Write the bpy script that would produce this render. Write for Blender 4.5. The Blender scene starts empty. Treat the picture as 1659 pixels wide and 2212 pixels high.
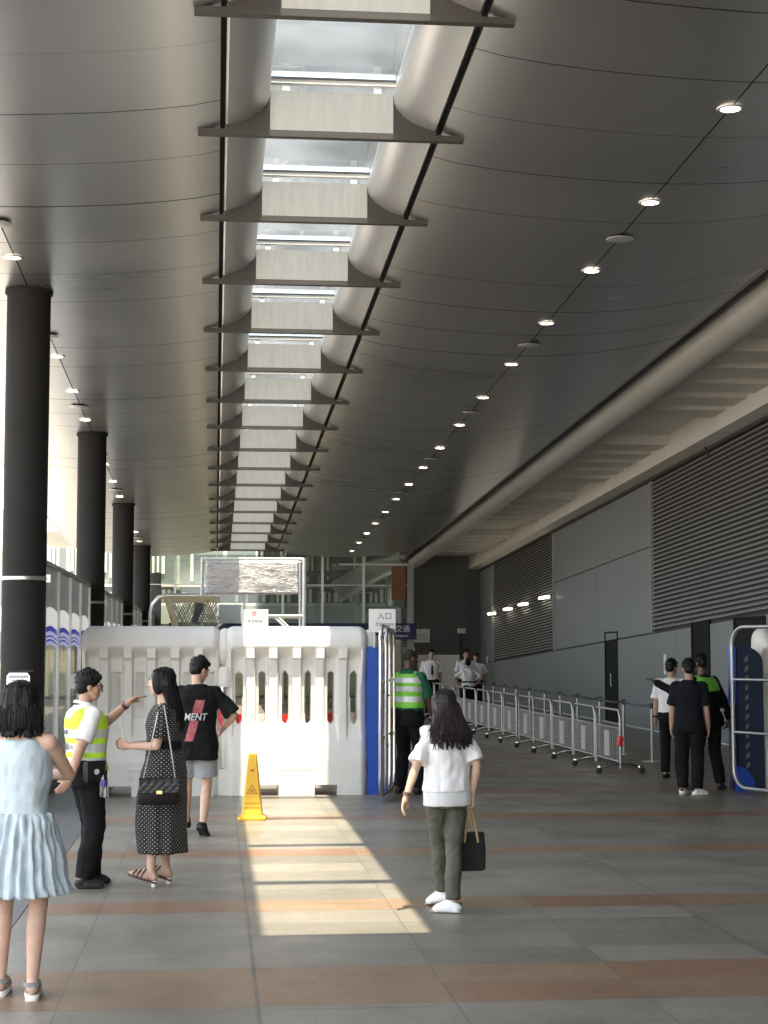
import bpy, bmesh, math, random
from mathutils import Vector, Matrix, noise
R=math.radians
random.seed(7)
SC=bpy.context.scene
COL=SC.collection
# ---------------------------------------------------------------- camera
cd=bpy.data.cameras.new('camera'); cam=bpy.data.objects.new('camera',cd); COL.objects.link(cam)
cd.sensor_fit='VERTICAL'; cd.sensor_height=36.0; cd.lens=3580/2212*36
cd.clip_start=0.1; cd.clip_end=3000
cam.location=(0,0,1.85); cam.rotation_euler=(R(90+4.695),0,R(-5.778))
SC.camera=cam
# ---------------------------------------------------------------- sky and sun
W=bpy.data.worlds.new('World'); SC.world=W; W.use_nodes=True
wn=W.node_tree.nodes; bg=wn['Background']
sky=wn.new('ShaderNodeTexSky'); sky.sky_type='NISHITA'; sky.sun_disc=False
sky.sun_elevation=R(75); sky.sun_rotation=R(180); sky.air_density=1.3; sky.dust_density=3.0
hs=wn.new('ShaderNodeHueSaturation'); hs.inputs['Saturation'].default_value=.6
W.node_tree.links.new(sky.outputs[0],hs.inputs['Color']); # broken bright cloud over the blue
wt=wn.new('ShaderNodeTexCoord'); wm=wn.new('ShaderNodeMapping'); wm.inputs['Scale'].default_value=(1.6,1.6,4.5); wnz=wn.new('ShaderNodeTexNoise'); wnz.inputs['Scale'].default_value=2.6; wnz.inputs['Detail'].default_value=7; wnz.inputs['Roughness'].default_value=.58
wr=wn.new('ShaderNodeMapRange'); wr.inputs[1].default_value=.36; wr.inputs[2].default_value=.60; wr.inputs[3].default_value=.25; wr.inputs[4].default_value=.95
wx=wn.new('ShaderNodeMix'); wx.data_type='RGBA'; wx.inputs[7].default_value=(3.6,3.85,4.15,1); WL=W.node_tree.links
WL.new(wt.outputs['Generated'],wm.inputs['Vector']); WL.new(wm.outputs[0],wnz.inputs['Vector']); WL.new(wnz.outputs[0],wr.inputs[0]); WL.new(wr.outputs[0],wx.inputs[0]); WL.new(hs.outputs[0],wx.inputs[6]); WL.new(wx.outputs[2],bg.inputs[0])
bg.inputs[1].default_value=0.12
sd=bpy.data.lights.new('sun','SUN'); sun=bpy.data.objects.new('sun',sd); COL.objects.link(sun)
sd.energy=2.7; sd.angle=R(0.55); sd.color=(1.0,0.77,0.51)
sun.rotation_euler=Vector((-0.015,0.2506,-0.968)).to_track_quat('-Z','Y').to_euler()
SC.view_settings.view_transform='Standard'; SC.view_settings.look='None'
SC.view_settings.exposure=3.22; SC.view_settings.gamma=1.0
SC.cycles.use_denoising=True
SC.cycles.max_bounces=10; SC.cycles.diffuse_bounces=5; SC.cycles.glossy_bounces=4
SC.cycles.transparent_max_bounces=16; SC.cycles.caustics_reflective=False; SC.cycles.caustics_refractive=False
SC.cycles.sample_clamp_indirect=6.0
S=0.0373                       # the building falls gently towards its far end
# ---------------------------------------------------------------- materials
MATS={}
def _m(name):
    m=bpy.data.materials.new(name); m.use_nodes=True; MATS[name]=m
    nt=m.node_tree; return m,nt,nt.nodes,nt.links,nt.nodes['Principled BSDF']
def mat(name,col,rough=.5,metal=0.,var=0.,vscale=6.,stretch=(1,1,1),bump=0.,bscale=40.,emit=0.,ecol=None,spec=None,col2=None,rvar=0.,sheen=0.,detail=5.):
    m,nt,N,L,b=_m(name)
    b.inputs['Roughness'].default_value=rough; b.inputs['Metallic'].default_value=metal
    if spec is not None: b.inputs['Specular IOR Level'].default_value=spec
    if sheen: b.inputs['Sheen Weight'].default_value=sheen
    c=tuple(col)+(1,); b.inputs['Base Color'].default_value=c
    if var or col2 or bump or rvar:
        tc=N.new('ShaderNodeTexCoord'); mp=N.new('ShaderNodeMapping'); mp.inputs['Scale'].default_value=stretch
        L.new(tc.outputs['Object'],mp.inputs['Vector'])
    if var or col2 or rvar:
        n=N.new('ShaderNodeTexNoise'); n.inputs['Scale'].default_value=vscale; n.inputs['Detail'].default_value=detail
        n.inputs['Roughness'].default_value=.62
        L.new(mp.outputs[0],n.inputs['Vector'])
        r=N.new('ShaderNodeValToRGB'); r.color_ramp.elements[0].position=.3; r.color_ramp.elements[1].position=.7
        if col2: a,z=c,tuple(col2)+(1,)
        else:
            a=tuple(max(0,x*(1-var)) for x in col)+(1,); z=tuple(min(1,x*(1+var)) for x in col)+(1,)
        r.color_ramp.elements[0].color=a; r.color_ramp.elements[1].color=z
        L.new(n.outputs[0],r.inputs[0])
        if var or col2: L.new(r.outputs[0],b.inputs['Base Color'])
        if rvar:
            mr=N.new('ShaderNodeMapRange'); mr.inputs[3].default_value=max(0.02,rough-rvar); mr.inputs[4].default_value=min(1,rough+rvar)
            mr.inputs[1].default_value=.3; mr.inputs[2].default_value=.7
            L.new(n.outputs[0],mr.inputs[0]); L.new(mr.outputs[0],b.inputs['Roughness'])
    if bump:
        n2=N.new('ShaderNodeTexNoise'); n2.inputs['Scale'].default_value=bscale; n2.inputs['Detail'].default_value=4
        L.new(mp.outputs[0],n2.inputs['Vector'])
        bp=N.new('ShaderNodeBump'); bp.inputs['Strength'].default_value=bump; bp.inputs['Distance'].default_value=.02
        L.new(n2.outputs[0],bp.inputs['Height']); L.new(bp.outputs[0],b.inputs['Normal'])
    if emit:
        b.inputs['Emission Color'].default_value=tuple(ecol or col)+(1,); b.inputs['Emission Strength'].default_value=emit
    return m
def glassmat(name,tint,rough=.03,ior=1.5,base=0.0,dirt=None):
    m,nt,N,L,b=_m(name); N.remove(b)
    o=N['Material Output']; t=N.new('ShaderNodeBsdfTransparent'); t.inputs[0].default_value=tuple(tint)+(1,)
    g=N.new('ShaderNodeBsdfGlossy'); g.inputs['Roughness'].default_value=rough
    fr=N.new('ShaderNodeFresnel'); fr.inputs[0].default_value=ior
    ad=N.new('ShaderNodeMath'); ad.operation='ADD'; ad.inputs[1].default_value=base; ad.use_clamp=True
    L.new(fr.outputs[0],ad.inputs[0])
    mx=N.new('ShaderNodeMixShader'); L.new(ad.outputs[0],mx.inputs[0]); L.new(t.outputs[0],mx.inputs[1]); L.new(g.outputs[0],mx.inputs[2])
    last=mx
    if dirt:
        d=N.new('ShaderNodeBsdfTranslucent' if len(dirt)>4 else 'ShaderNodeBsdfDiffuse'); d.inputs[0].default_value=tuple(dirt[0])+(1,)
        tc=N.new('ShaderNodeTexCoord'); n=N.new('ShaderNodeTexNoise'); n.inputs['Scale'].default_value=dirt[1]; n.inputs['Detail'].default_value=6
        L.new(tc.outputs['Object'],n.inputs['Vector'])
        mr=N.new('ShaderNodeMapRange'); mr.inputs[1].default_value=.35; mr.inputs[2].default_value=.8; mr.inputs[3].default_value=dirt[2]; mr.inputs[4].default_value=dirt[3]
        L.new(n.outputs[0],mr.inputs[0])
        m2=N.new('ShaderNodeMixShader'); L.new(mr.outputs[0],m2.inputs[0]); L.new(mx.outputs[0],m2.inputs[1]); L.new(d.outputs[0],m2.inputs[2]); last=m2
    L.new(last.outputs[0],o.inputs[0]); return m
def weather(name,tone,scale,lo,hi,amt,stretch=(1,1,1)):
    """scuffs and grime with a shape of their own, over an existing paint"""
    m=MATS[name]; N=m.node_tree.nodes; L=m.node_tree.links; b=N['Principled BSDF']
    src=b.inputs['Base Color'].links[0].from_socket if b.inputs['Base Color'].is_linked else None
    tc=N.new('ShaderNodeTexCoord'); mp=N.new('ShaderNodeMapping'); mp.inputs['Scale'].default_value=stretch; L.new(tc.outputs['Object'],mp.inputs['Vector'])
    n=N.new('ShaderNodeTexNoise'); n.inputs['Scale'].default_value=scale; n.inputs['Detail'].default_value=7; n.inputs['Roughness'].default_value=.7; L.new(mp.outputs[0],n.inputs['Vector'])
    r=N.new('ShaderNodeMapRange'); r.inputs[1].default_value=lo; r.inputs[2].default_value=hi; r.inputs[4].default_value=amt; L.new(n.outputs[0],r.inputs[0])
    mx=N.new('ShaderNodeMix'); mx.data_type='RGBA'; L.new(r.outputs[0],mx.inputs[0])
    if src: L.new(src,mx.inputs[6])
    else: mx.inputs[6].default_value=b.inputs['Base Color'].default_value
    mx.inputs[7].default_value=tuple(tone)+(1,); L.new(mx.outputs[2],b.inputs['Base Color'])
def filmmat(name,col,tr=.6):
    m,nt,N,L,b=_m(name); N.remove(b)
    d=N.new('ShaderNodeBsdfDiffuse'); t=N.new('ShaderNodeBsdfTranslucent'); g=N.new('ShaderNodeBsdfGlossy'); g.inputs['Roughness'].default_value=.12
    for n in (d,t): n.inputs[0].default_value=tuple(col)+(1,)
    mx=N.new('ShaderNodeMixShader'); mx.inputs[0].default_value=tr; L.new(d.outputs[0],mx.inputs[1]); L.new(t.outputs[0],mx.inputs[2])
    m2=N.new('ShaderNodeMixShader'); m2.inputs[0].default_value=.12; L.new(mx.outputs[0],m2.inputs[1]); L.new(g.outputs[0],m2.inputs[2])
    L.new(m2.outputs[0],N['Material Output'].inputs[0]); return m
# ---------------------------------------------------------------- mesh builder
class MB:
    def __init__(s): s.v=[]; s.f=[]; s.m=[]; s.mi=0; s.X=None
    def mat(s,i): s.mi=i; return s
    def add(s,vs,fs):
        o=len(s.v)
        if s.X is not None: vs=[s.X@Vector(p) for p in vs]
        s.v.extend([tuple(p) for p in vs]); s.f.extend([tuple(i+o for i in f) for f in fs]); s.m.extend([s.mi]*len(fs)); return s
    def box(s,x0,x1,y0,y1,z0,z1):
        return s.add([(x0,y0,z0),(x1,y0,z0),(x1,y1,z0),(x0,y1,z0),(x0,y0,z1),(x1,y0,z1),(x1,y1,z1),(x0,y1,z1)],
          [(0,3,2,1),(4,5,6,7),(0,1,5,4),(1,2,6,5),(2,3,7,6),(3,0,4,7)])
    def prism(s,poly,axis,a,b):
        """poly: 2-d outline, swept along the axis from a to b"""
        n=len(poly)
        def P(p,t): return {'x':(t,p[0],p[1]),'y':(p[0],t,p[1]),'z':(p[0],p[1],t)}[axis]
        vs=[P(p,a) for p in poly]+[P(p,b) for p in poly]
        fs=[tuple(range(n))[::-1],tuple(range(n,2*n))]+[(i,(i+1)%n,n+(i+1)%n,n+i) for i in range(n)]
        return s.add(vs,fs)
    def loft(s,rings,caps=True,closed=True):
        n=len(rings[0]); vs=[p for r in rings for p in r]; fs=[]
        for k in range(len(rings)-1):
            for i in range(n if closed else n-1):
                j=(i+1)%n; fs.append((k*n+i,k*n+j,(k+1)*n+j,(k+1)*n+i))
        if caps and closed: fs.append(tuple(range(n))[::-1]); fs.append(tuple(range((len(rings)-1)*n,len(rings)*n)))
        return s.add(vs,fs)
    def tube(s,path,r,n=8,closed=False,caps=True,flat=1.0):
        P=[Vector(p) for p in path]; N=len(P); rr=r if isinstance(r,(list,tuple)) else [r]*N
        rings=[]; prev=None
        for i in range(N):
            if closed: t=P[(i+1)%N]-P[(i-1)%N]
            else: t=P[min(i+1,N-1)]-P[max(i-1,0)]
            t.normalize()
            if prev is None:
                a=Vector((0,0,1)) if abs(t.z)<.9 else Vector((1,0,0))
                u=t.cross(a).normalized()
            else:
                u=prev-t*prev.dot(t); u.normalize()
            prev=u; w=t.cross(u)
            rings.append([P[i]+(u*math.cos(2*math.pi*k/n)+w*math.sin(2*math.pi*k/n)*flat)*rr[i] for k in range(n)])
        if closed: rings.append(rings[0]); caps=False
        return s.loft(rings,caps)
    def cyl(s,p0,p1,r,n=12): return s.tube([p0,p1],r,n)
    def lathe(s,prof,c=(0,0,0),n=20,caps=True):
        return s.loft([[(c[0]+r*math.cos(2*math.pi*k/n),c[1]+r*math.sin(2*math.pi*k/n),c[2]+z) for k in range(n)] for r,z in prof],caps)
    def sweep(s,p0,r0,p1,r1,n=14,h=4):
        """tapered capsule"""
        p0=Vector(p0);p1=Vector(p1);d=p1-p0;L=d.length or 1e-6;d.normalize()
        path=[];rad=[]
        for i in range(h,-1,-1):
            a=i/h*math.pi/2; path.append(p0-d*r0*math.sin(a)*.999); rad.append(max(r0*math.cos(a),r0*.02))
        for i in range(0,h+1):
            a=i/h*math.pi/2; path.append(p1+d*r1*math.sin(a)*.999); rad.append(max(r1*math.cos(a),r1*.02))
        return s.tube(path,rad,n)
    def ell(s,c,r,rot=None,n=16,h=9):
        M=rot if rot is not None else Matrix.Identity(3); c=Vector(c)
        rings=[]
        for i in range(h+1):
            a=-math.pi/2+math.pi*i/h; cz=math.sin(a);cr=max(math.cos(a),.02)
            rings.append([c+M@Vector((r[0]*cr*math.cos(2*math.pi*k/n),r[1]*cr*math.sin(2*math.pi*k/n),r[2]*cz)) for k in range(n)])
        return s.loft(rings)
    def mesh(s,name,mats,smooth=None,shear=False):
        me=bpy.data.meshes.new(name)
        vs=[(x,y,z-S*y) for x,y,z in s.v] if shear else s.v
        me.from_pydata(vs,[],s.f); 
        for m in (mats if isinstance(mats,(list,tuple)) else [mats]): me.materials.append(MATS[m])
        me.polygons.foreach_set('material_index',s.m)
        bm=bmesh.new(); bm.from_mesh(me); bmesh.ops.recalc_face_normals(bm,faces=bm.faces); bm.to_mesh(me); bm.free()
        if smooth:
            me.shade_smooth(); me.set_sharp_from_angle(angle=R(smooth))
        return me
    def build(s,name,mats,parent=None,smooth=None,shear=False,loc=None):
        o=bpy.data.objects.new(name,s.mesh(name,mats,smooth,shear)); COL.objects.link(o)
        if parent: o.parent=parent
        if loc: o.location=loc
        return o
def thing(name,label,cat,loc=(0,0,0),rz=0,group=None):
    o=bpy.data.objects.new(name,None); COL.objects.link(o); o.location=loc; o.rotation_euler=(0,0,rz); o.empty_display_size=.2
    o['label']=label; o['category']=cat
    if group: o['group']=group
    return o
def tag(o,label,cat,group=None):
    o['label']=label; o['category']=cat
    if group: o['group']=group
    return o
def structure(o): o['kind']='structure'; return o
def dup(root,loc,rz=None,label=None):
    r=root.copy(); COL.objects.link(r); r.location=loc
    if rz is not None: r.rotation_euler=(0,0,rz)
    if label: r['label']=label
    for ch in list(root.children):
        c=ch.copy(); COL.objects.link(c); c.parent=r
        for g in ch.children:
            e=g.copy(); COL.objects.link(e); e.parent=c
    return r
ORD=['first','second','third','fourth','fifth','sixth','seventh','eighth','ninth','tenth','eleventh','twelfth','thirteenth','fourteenth','fifteenth','sixteenth','seventeenth','eighteenth','nineteenth','twentieth']
def lettering(parent,body,size,loc,rot=(R(90),0,0),m='ink',align='CENTER',name='lettering',depth=.0008,bold=0.,sx=1.0,shear=0.):
    cu=bpy.data.curves.new('txt','FONT'); cu.body=body; cu.size=size; cu.align_x=align; cu.align_y='CENTER'; cu.extrude=depth; cu.offset=bold; cu.resolution_u=3; cu.shear=shear
    t=bpy.data.objects.new('txt',cu); COL.objects.link(t)
    dg=bpy.context.evaluated_depsgraph_get(); me=bpy.data.meshes.new_from_object(t.evaluated_get(dg))
    bpy.data.objects.remove(t); bpy.data.curves.remove(cu)
    me.materials.clear(); me.materials.append(MATS[m])
    o=bpy.data.objects.new(name,me); COL.objects.link(o); o.parent=parent; o.location=loc; o.rotation_euler=rot; o.scale=(sx,1,1)
    return o
# ---------------------------------------------------------------- materials in use
mat('soffit',(.52,.527,.53),.30,.92,var=.025,vscale=.5,stretch=(.25,1.,1),rvar=.03,detail=2.)
mat('soffit_gap',(.02,.02,.02),.9)
mat('shell',(.60,.61,.62),.36,.7)
mat('beam_paint',(.055,.052,.048),.5,.2,var=.08)
mat('web_paint',(.245,.25,.25),.6,var=.09,vscale=3,stretch=(6,1,.8))
mat('white_paint',(.78,.77,.74),.5,var=.03)
weather('web_paint',(.18,.17,.15),7.,.55,.78,.6,(1.5,1,.35))
mat('roof_top',(.5,.5,.5),.6)
mat('column_paint',(.022,.021,.020),.75,.0,spec=.12,var=.1,vscale=3)
mat('pipe_paint',(.42,.42,.40),.42,.1,var=.05,vscale=2)
mat('dark_steel',(.03,.03,.03),.6,.3)
mat('eave_white',(.62,.605,.565),.75,var=.05,vscale=1.5)
mat('eave_rib',(.56,.545,.505),.75,var=.05,vscale=1.5)
mat('panel_grey',(.195,.208,.21),.5,.15,var=.05,vscale=.8)
mat('panel_dark',(.105,.107,.107),.55,.1,var=.06,vscale=1.2)
mat('louvre',(.36,.36,.345),.5,.3)
mat('louvre_back',(.035,.035,.035),.8)
mat('door_dark',(.013,.014,.015),.7,.0,spec=.1)
mat('kerb_white',(.62,.62,.60),.6)
mat('granite_dark',(.10,.10,.10),.55,var=.2,vscale=30)
mat('bounce_paving',(.56,.55,.53),.8,var=.1,vscale=.6)
mat('plaza',(.22,.22,.215),.8,var=.12,vscale=.4)
mat('lamp_glow',(1,.93,.8),.4,emit=2.4,ecol=(1,.86,.66))
mat('tube_glow',(1,.93,.8),.4,emit=1.5,ecol=(1,.85,.65))
mat('lamp_trim',(.55,.55,.54),.35,.6)
mat('chrome',(.62,.61,.59),.16,1.,rvar=.08,vscale=8)
mat('galv',(.42,.42,.41),.38,.85,var=.08,vscale=10)
mat('aluminium',(.62,.62,.60),.35,.7)
mat('barrier_white',(.76,.735,.685),.4,var=.045,vscale=2.2,rvar=.1,bump=.05,bscale=14)
weather('barrier_white',(.40,.37,.32),5.,.58,.75,.55,(1,1,.7)); weather('barrier_white',(.30,.28,.25),16.,.64,.74,.5,(2.5,1,.6))
mat('barrier_blue',(.015,.075,.42),.35,var=.1,vscale=4)
mat('panel_blue',(.012,.020,.050),.45,var=.1)
mat('hatch_white',(.17,.17,.175),.5)
mat('rubber',(.02,.02,.02),.6)
mat('paper',(.82,.82,.81),.6)
mat('ink',(.02,.02,.025),.6)
mat('ink_grey',(.22,.22,.24),.6)
mat('ink_red',(.75,.06,.07),.6)
mat('sign_blue',(.008,.012,.075),.4)
mat('sign_white',(.8,.8,.8),.5)
mat('orange',(.20,.085,.03),.55,var=.08)
mat('cream',(.62,.58,.43),.7,var=.07,vscale=1.)
mat('grey_band',(.36,.39,.38),.6,var=.06)
mat('dark_band',(.13,.145,.145),.5)
mat('window_dark',(.12,.145,.14),.15)
mat('curtain',(.72,.72,.66),.8)
mat('duct',(.40,.42,.42),.4,.6)
mat('banner',(.34,.32,.31),.36,.6,col2=(.60,.58,.57),vscale=9,stretch=(.5,1,5),rvar=.2,bump=.6,bscale=22)
filmmat('film_white',(.50,.49,.47),.5)
filmmat('film_grey',(.105,.108,.104),.45)
filmmat('film_blue',(.06,.065,.33),.3)
filmmat('film_violet',(.38,.38,.56),.35)
mat('yellow',(.85,.49,.03),.42,var=.03)
mat('yellow_dark',(.45,.17,.01),.5)
mat('net',(.22,.21,.14),.9)
mat('canvas_tan',(.36,.30,.18),.9)
glassmat('glass_roof',(.76,.83,.90),.02,1.45,dirt=((.6,.68,.76),.9,.02,.07,1))
glassmat('glass_fac',(.80,.85,.80),.04,1.5,.02,dirt=((.55,.58,.54),.8,.06,.16))
glassmat('glass_screen',(.55,.58,.56),.12,1.5,.10,dirt=((.42,.43,.41),1.2,.25,.55))
def floor_mat():
    m,nt,N,L,b=_m('paving')
    tc=N.new('ShaderNodeTexCoord'); sp=N.new('ShaderNodeSeparateXYZ'); L.new(tc.outputs['Object'],sp.inputs[0])
    def op(o,a,c=None,clamp=False):
        n=N.new('ShaderNodeMath'); n.operation=o; n.use_clamp=clamp
        for i,v in enumerate((a,c)):
            if v is None: continue
            if hasattr(v,'is_linked') or hasattr(v,'default_value'): L.new(v,n.inputs[i])
            else: n.inputs[i].default_value=v
        return n.outputs[0]
    x=sp.outputs[0]; y=sp.outputs[1]
    gy=op('DIVIDE',op('SUBTRACT',y,11.89),.517); iy=op('FLOOR',gy)
    par=op('MODULO',op('ADD',iy,600.),2.)
    gx=op('DIVIDE',op('SUBTRACT',x,.233),1.033); ix=op('FLOOR',gx)
    cmb=N.new('ShaderNodeCombineXYZ'); L.new(ix,cmb.inputs[0]); L.new(iy,cmb.inputs[1])
    wn=N.new('ShaderNodeTexWhiteNoise'); wn.noise_dimensions='2D'; L.new(cmb.outputs[0],wn.inputs['Vector'])
    r1=wn.outputs[0]
    mod6=op('MODULO',op('ADD',iy,600.),6.)
    o1=op('LESS_THAN',mod6,.5); o2=op('COMPARE',iy,-5.); 
    org=op('MAXIMUM',o1,o2)
    def edge(g,size):
        fr=op('FRACT',g); return op('MULTIPLY',op('MINIMUM',fr,op('SUBTRACT',1.,fr)),size)
    ex=edge(gx,1.033); ey=edge(gy,.517)
    eb=edge(op('DIVIDE',op('SUBTRACT',x,.233),3.099),3.099)
    jl=op('MAXIMUM',op('MAXIMUM',op('LESS_THAN',ex,.005),op('LESS_THAN',ey,.0045)),op('LESS_THAN',eb,.011))
    def noise_(sc,det=4,st=None,rg=.6):
        n=N.new('ShaderNodeTexNoise'); n.inputs['Scale'].default_value=sc; n.inputs['Detail'].default_value=det; n.inputs['Roughness'].default_value=rg
        if st:
            mp=N.new('ShaderNodeMapping'); mp.inputs['Scale'].default_value=st; L.new(tc.outputs['Object'],mp.inputs['Vector']); L.new(mp.outputs[0],n.inputs['Vector'])
        else: L.new(tc.outputs['Object'],n.inputs['Vector'])
        return n.outputs[0]
    def ramp(f,p0,c0,p1,c1):
        r=N.new('ShaderNodeValToRGB'); e=r.color_ramp.elements; e[0].position=p0; e[0].color=c0+(1,); e[1].position=p1; e[1].color=c1+(1,)
        L.new(f,r.inputs[0]); return r.outputs[0]
    def mix(f,a,c,mode='MIX'):
        n=N.new('ShaderNodeMix'); n.data_type='RGBA'; n.blend_type=mode
        if isinstance(f,float): n.inputs[0].default_value=f
        else: L.new(f,n.inputs[0])
        L.new(a,n.inputs[6]); L.new(c,n.inputs[7]); return n.outputs[2]
    grey=ramp(r1,0.,(.178,.160,.132),1.,(.252,.228,.190))
    och=ramp(r1,.1,(.225,.125,.078),.9,(.250,.172,.112))
    base=mix(org,grey,och)
    sp1=ramp(noise_(42,6,None,.95),.36,(.48,.48,.48),.66,(1.42,1.42,1.42))
    base=mix(.85,base,sp1,'MULTIPLY')
    st=ramp(noise_(1.4,8,(1,.7,1),.72),.3,(.80,.79,.77),.68,(1.12,1.12,1.12))
    base=mix(.8,base,st,'MULTIPLY')
    sc=ramp(noise_(2.2,5,(.55,2.6,1),.75),.60,(1.,1.,1.),.75,(.62,.61,.6))
    base=mix(.8,base,sc,'MULTIPLY')
    # long narrow scuffs
    sf=ramp(noise_(3.0,2,(.25,5.,1),.5),.66,(1.,1.,1.),.74,(.55,.54,.53))
    base=mix(.7,base,sf,'MULTIPLY')
    jc=N.new('ShaderNodeRGB'); jc.outputs[0].default_value=(.085,.08,.075,1)
    base=mix(op('MULTIPLY',jl,.75),base,jc.outputs[0])
    L.new(base,b.inputs['Base Color'])
    mr=N.new('ShaderNodeMapRange'); mr.inputs[1].default_value=.3; mr.inputs[2].default_value=.7; mr.inputs[3].default_value=.30; mr.inputs[4].default_value=.50
    L.new(noise_(1.6,5),mr.inputs[0]); L.new(mr.outputs[0],b.inputs['Roughness'])
    bp=N.new('ShaderNodeBump'); bp.inputs['Strength'].default_value=.18; bp.inputs['Distance'].default_value=.004
    L.new(noise_(90,3),bp.inputs['Height']); L.new(bp.outputs[0],b.inputs['Normal'])
floor_mat()
# ---------------------------------------------------------------- ground
g=MB(); g.box(-600,600,-600,900,-.5,-.02); structure(g.build('ground','plaza'))
g=MB(); g.box(-70,70,-80,-2.4,-.3,-.004); structure(g.build('bounce_paving','bounce_paving'))  # unseen pale paving added behind the camera to bounce light forward
g=MB(); g.box(-1.33,9.5,-2.39,62,-.3,0.0); structure(g.build('pavement','paving'))
g=MB(); g.box(-3.2,-1.332,-2.39,62,-.3,0.004); structure(g.build('shade_verge','granite_dark'))  # dark border strip, its tone standing in for shade on the floor
# ---------------------------------------------------------------- canopy roof
XC=.97; BY0=11.6; BS=2.515; YA,YB=-2.0,52.6
prof=[(.97,6.885),(1.2,6.832),(1.5,6.79),(1.9,6.748),(2.3,6.722),(2.7,6.703),(3.143,6.695)]
prof2=[(3.157,6.695),(3.5,6.703),(3.9,6.728),(4.3,6.775),(4.7,6.842),(5.1,6.925),(5.45,7.02)]
canopy=thing('canopy_roof','long metal canopy roof with two curved soffits and a skylight strip down its middle','roof',(0,0,0))
ys=[12.23-1.2575*k for k in range(0,11)]; y0=min(ys); ys=[y0+1.2575*k for k in range(0,44)]
ys=[YA]+[y for y in ys if YA<y<YB-.2]+[YB]
for sgn in (-1,1):
    m=MB()
    for a,bb in zip(ys[:-1],ys[1:]):
        a+=.007; bb-=.007; j0,j1=random.uniform(-.0025,.0025),random.uniform(-.0025,.0025)
        for P in (prof,prof2):
            o=len(m.v); vs=[(XC+sgn*x,a,z+j0) for x,z in P]+[(XC+sgn*x,bb,z+j1) for x,z in P]; n=len(P)
            m.add(vs,[(i,i+1,n+i+1,n+i) for i in range(n-1)])
    m.build('soffit','soffit',canopy,smooth=30,shear=True)
    m=MB()
    full=prof+prof2
    m.loft([[(XC+sgn*x,YA,z+.035) for x,z in full],[(XC+sgn*x,YB,z+.035) for x,z in full]],closed=False)
    m.build('soffit_backing','soffit_gap',canopy,smooth=30,shear=True)
    m=MB()
    # slot strip beside the skylight, roof deck and outer lip
    m.mat(0); m.box(XC+sgn*.90 if sgn>0 else XC-.97,XC+.97 if sgn>0 else XC-.90,YA,YB,6.95,6.97)
    m.mat(1); m.loft([[(XC+sgn*.58,y,7.42),(XC+sgn*2.6,y,7.5),(XC+sgn*5.5,y,7.36),(XC+sgn*5.62,y,7.2),(XC+sgn*5.58,y,7.08),(XC+sgn*5.47,y,7.03)] for y in (YA,YB)],closed=False)
    m.build('roof_deck',['soffit_gap','roof_top'],canopy,shear=True)
m=MB(); 
for y in (YA,YB):
    m.loft([[(XC-5.5,y,7.05),(XC,y,7.0),(XC+5.5,y,7.05)],[(XC-5.5,y,7.36),(XC,y,7.5),(XC+5.5,y,7.36)]],closed=False)
m.build('end_fascia','roof_top',canopy,shear=True)
KS=list(range(-1,17))
shellp=[(.905,6.892),(.85,6.908),(.78,6.932),(.70,6.968),(.62,7.022),(.565,7.08),(.545,7.13),(.54,7.18),(.548,7.24),(.56,7.31)]
for k in KS:
    yb=BY0+BS*k
    # cross beam: bar, gusset plate, light web panel
    b_=MB(); b_.box(XC-1.16,XC+1.16,yb-.035,yb+.035,6.802,6.853)
    pl=[(-.92,6.853),(.92,6.853),(.92,6.9),(.93,6.9),(.93,6.935),(.80,6.965),(.68,7.01),(.58,7.08),(.575,7.2),(-.575,7.2),(-.58,7.08),(-.68,7.01),(-.80,6.965),(-.93,6.935),(-.93,6.9),(-.92,6.9)]
    b_.prism([(XC+x,z) for x,z in pl],'y',yb-.012,yb+.012)
    bo=b_.build('cross_beam','beam_paint',canopy,shear=True)
    w=MB(); w.box(XC-.537,XC+.537,yb-.03,yb-.0135,6.858,7.20); w.box(XC-.537,XC+.537,yb-.03,yb+.03,7.20,7.212); w.build('web_panel','web_paint',bo,shear=True)
    w=MB()
    for px in (-.40,.40): w.box(XC+px-.032,XC+px+.032,yb-.02,yb+.02,7.213,7.272)
    w.box(XC-.56,XC+.56,yb-.028,yb+.028,7.28,7.325); w.build('purlin','white_paint',bo,shear=True)
    w=MB(); w.box(XC-.56,XC+.56,yb-.035,yb-.0285,7.315,7.335); w.build('gasket','rubber',bo,shear=True)
    if k==KS[-1]: continue
    for sgn in (-1,1):
        h=MB(); N_=7
        rings=[]
        for q in range(N_):
            y=yb+.016+(BS-.032)*q/(N_-1)
            rings.append([(XC+sgn*x,y,z) for x,z in shellp]+[(XC+sgn*(x+.02),y,z+.02) for x,z in shellp[::-1]])
        h.loft(rings); h.build('shell_cladding','shell',canopy,smooth=50,shear=True)
    gl=MB(); gl.box(XC-.57,XC+.57,yb+.025,yb+BS-.025,7.336,7.346); gl.build('glass_pane','glass_roof',canopy,shear=True)
# closed roof over the part before the skylight starts
m=MB(); m.box(XC-.97,XC+.97,YA,BY0+BS*KS[0]-.06,6.93,7.40); m.build('closed_bay','soffit',canopy,shear=True)
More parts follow.
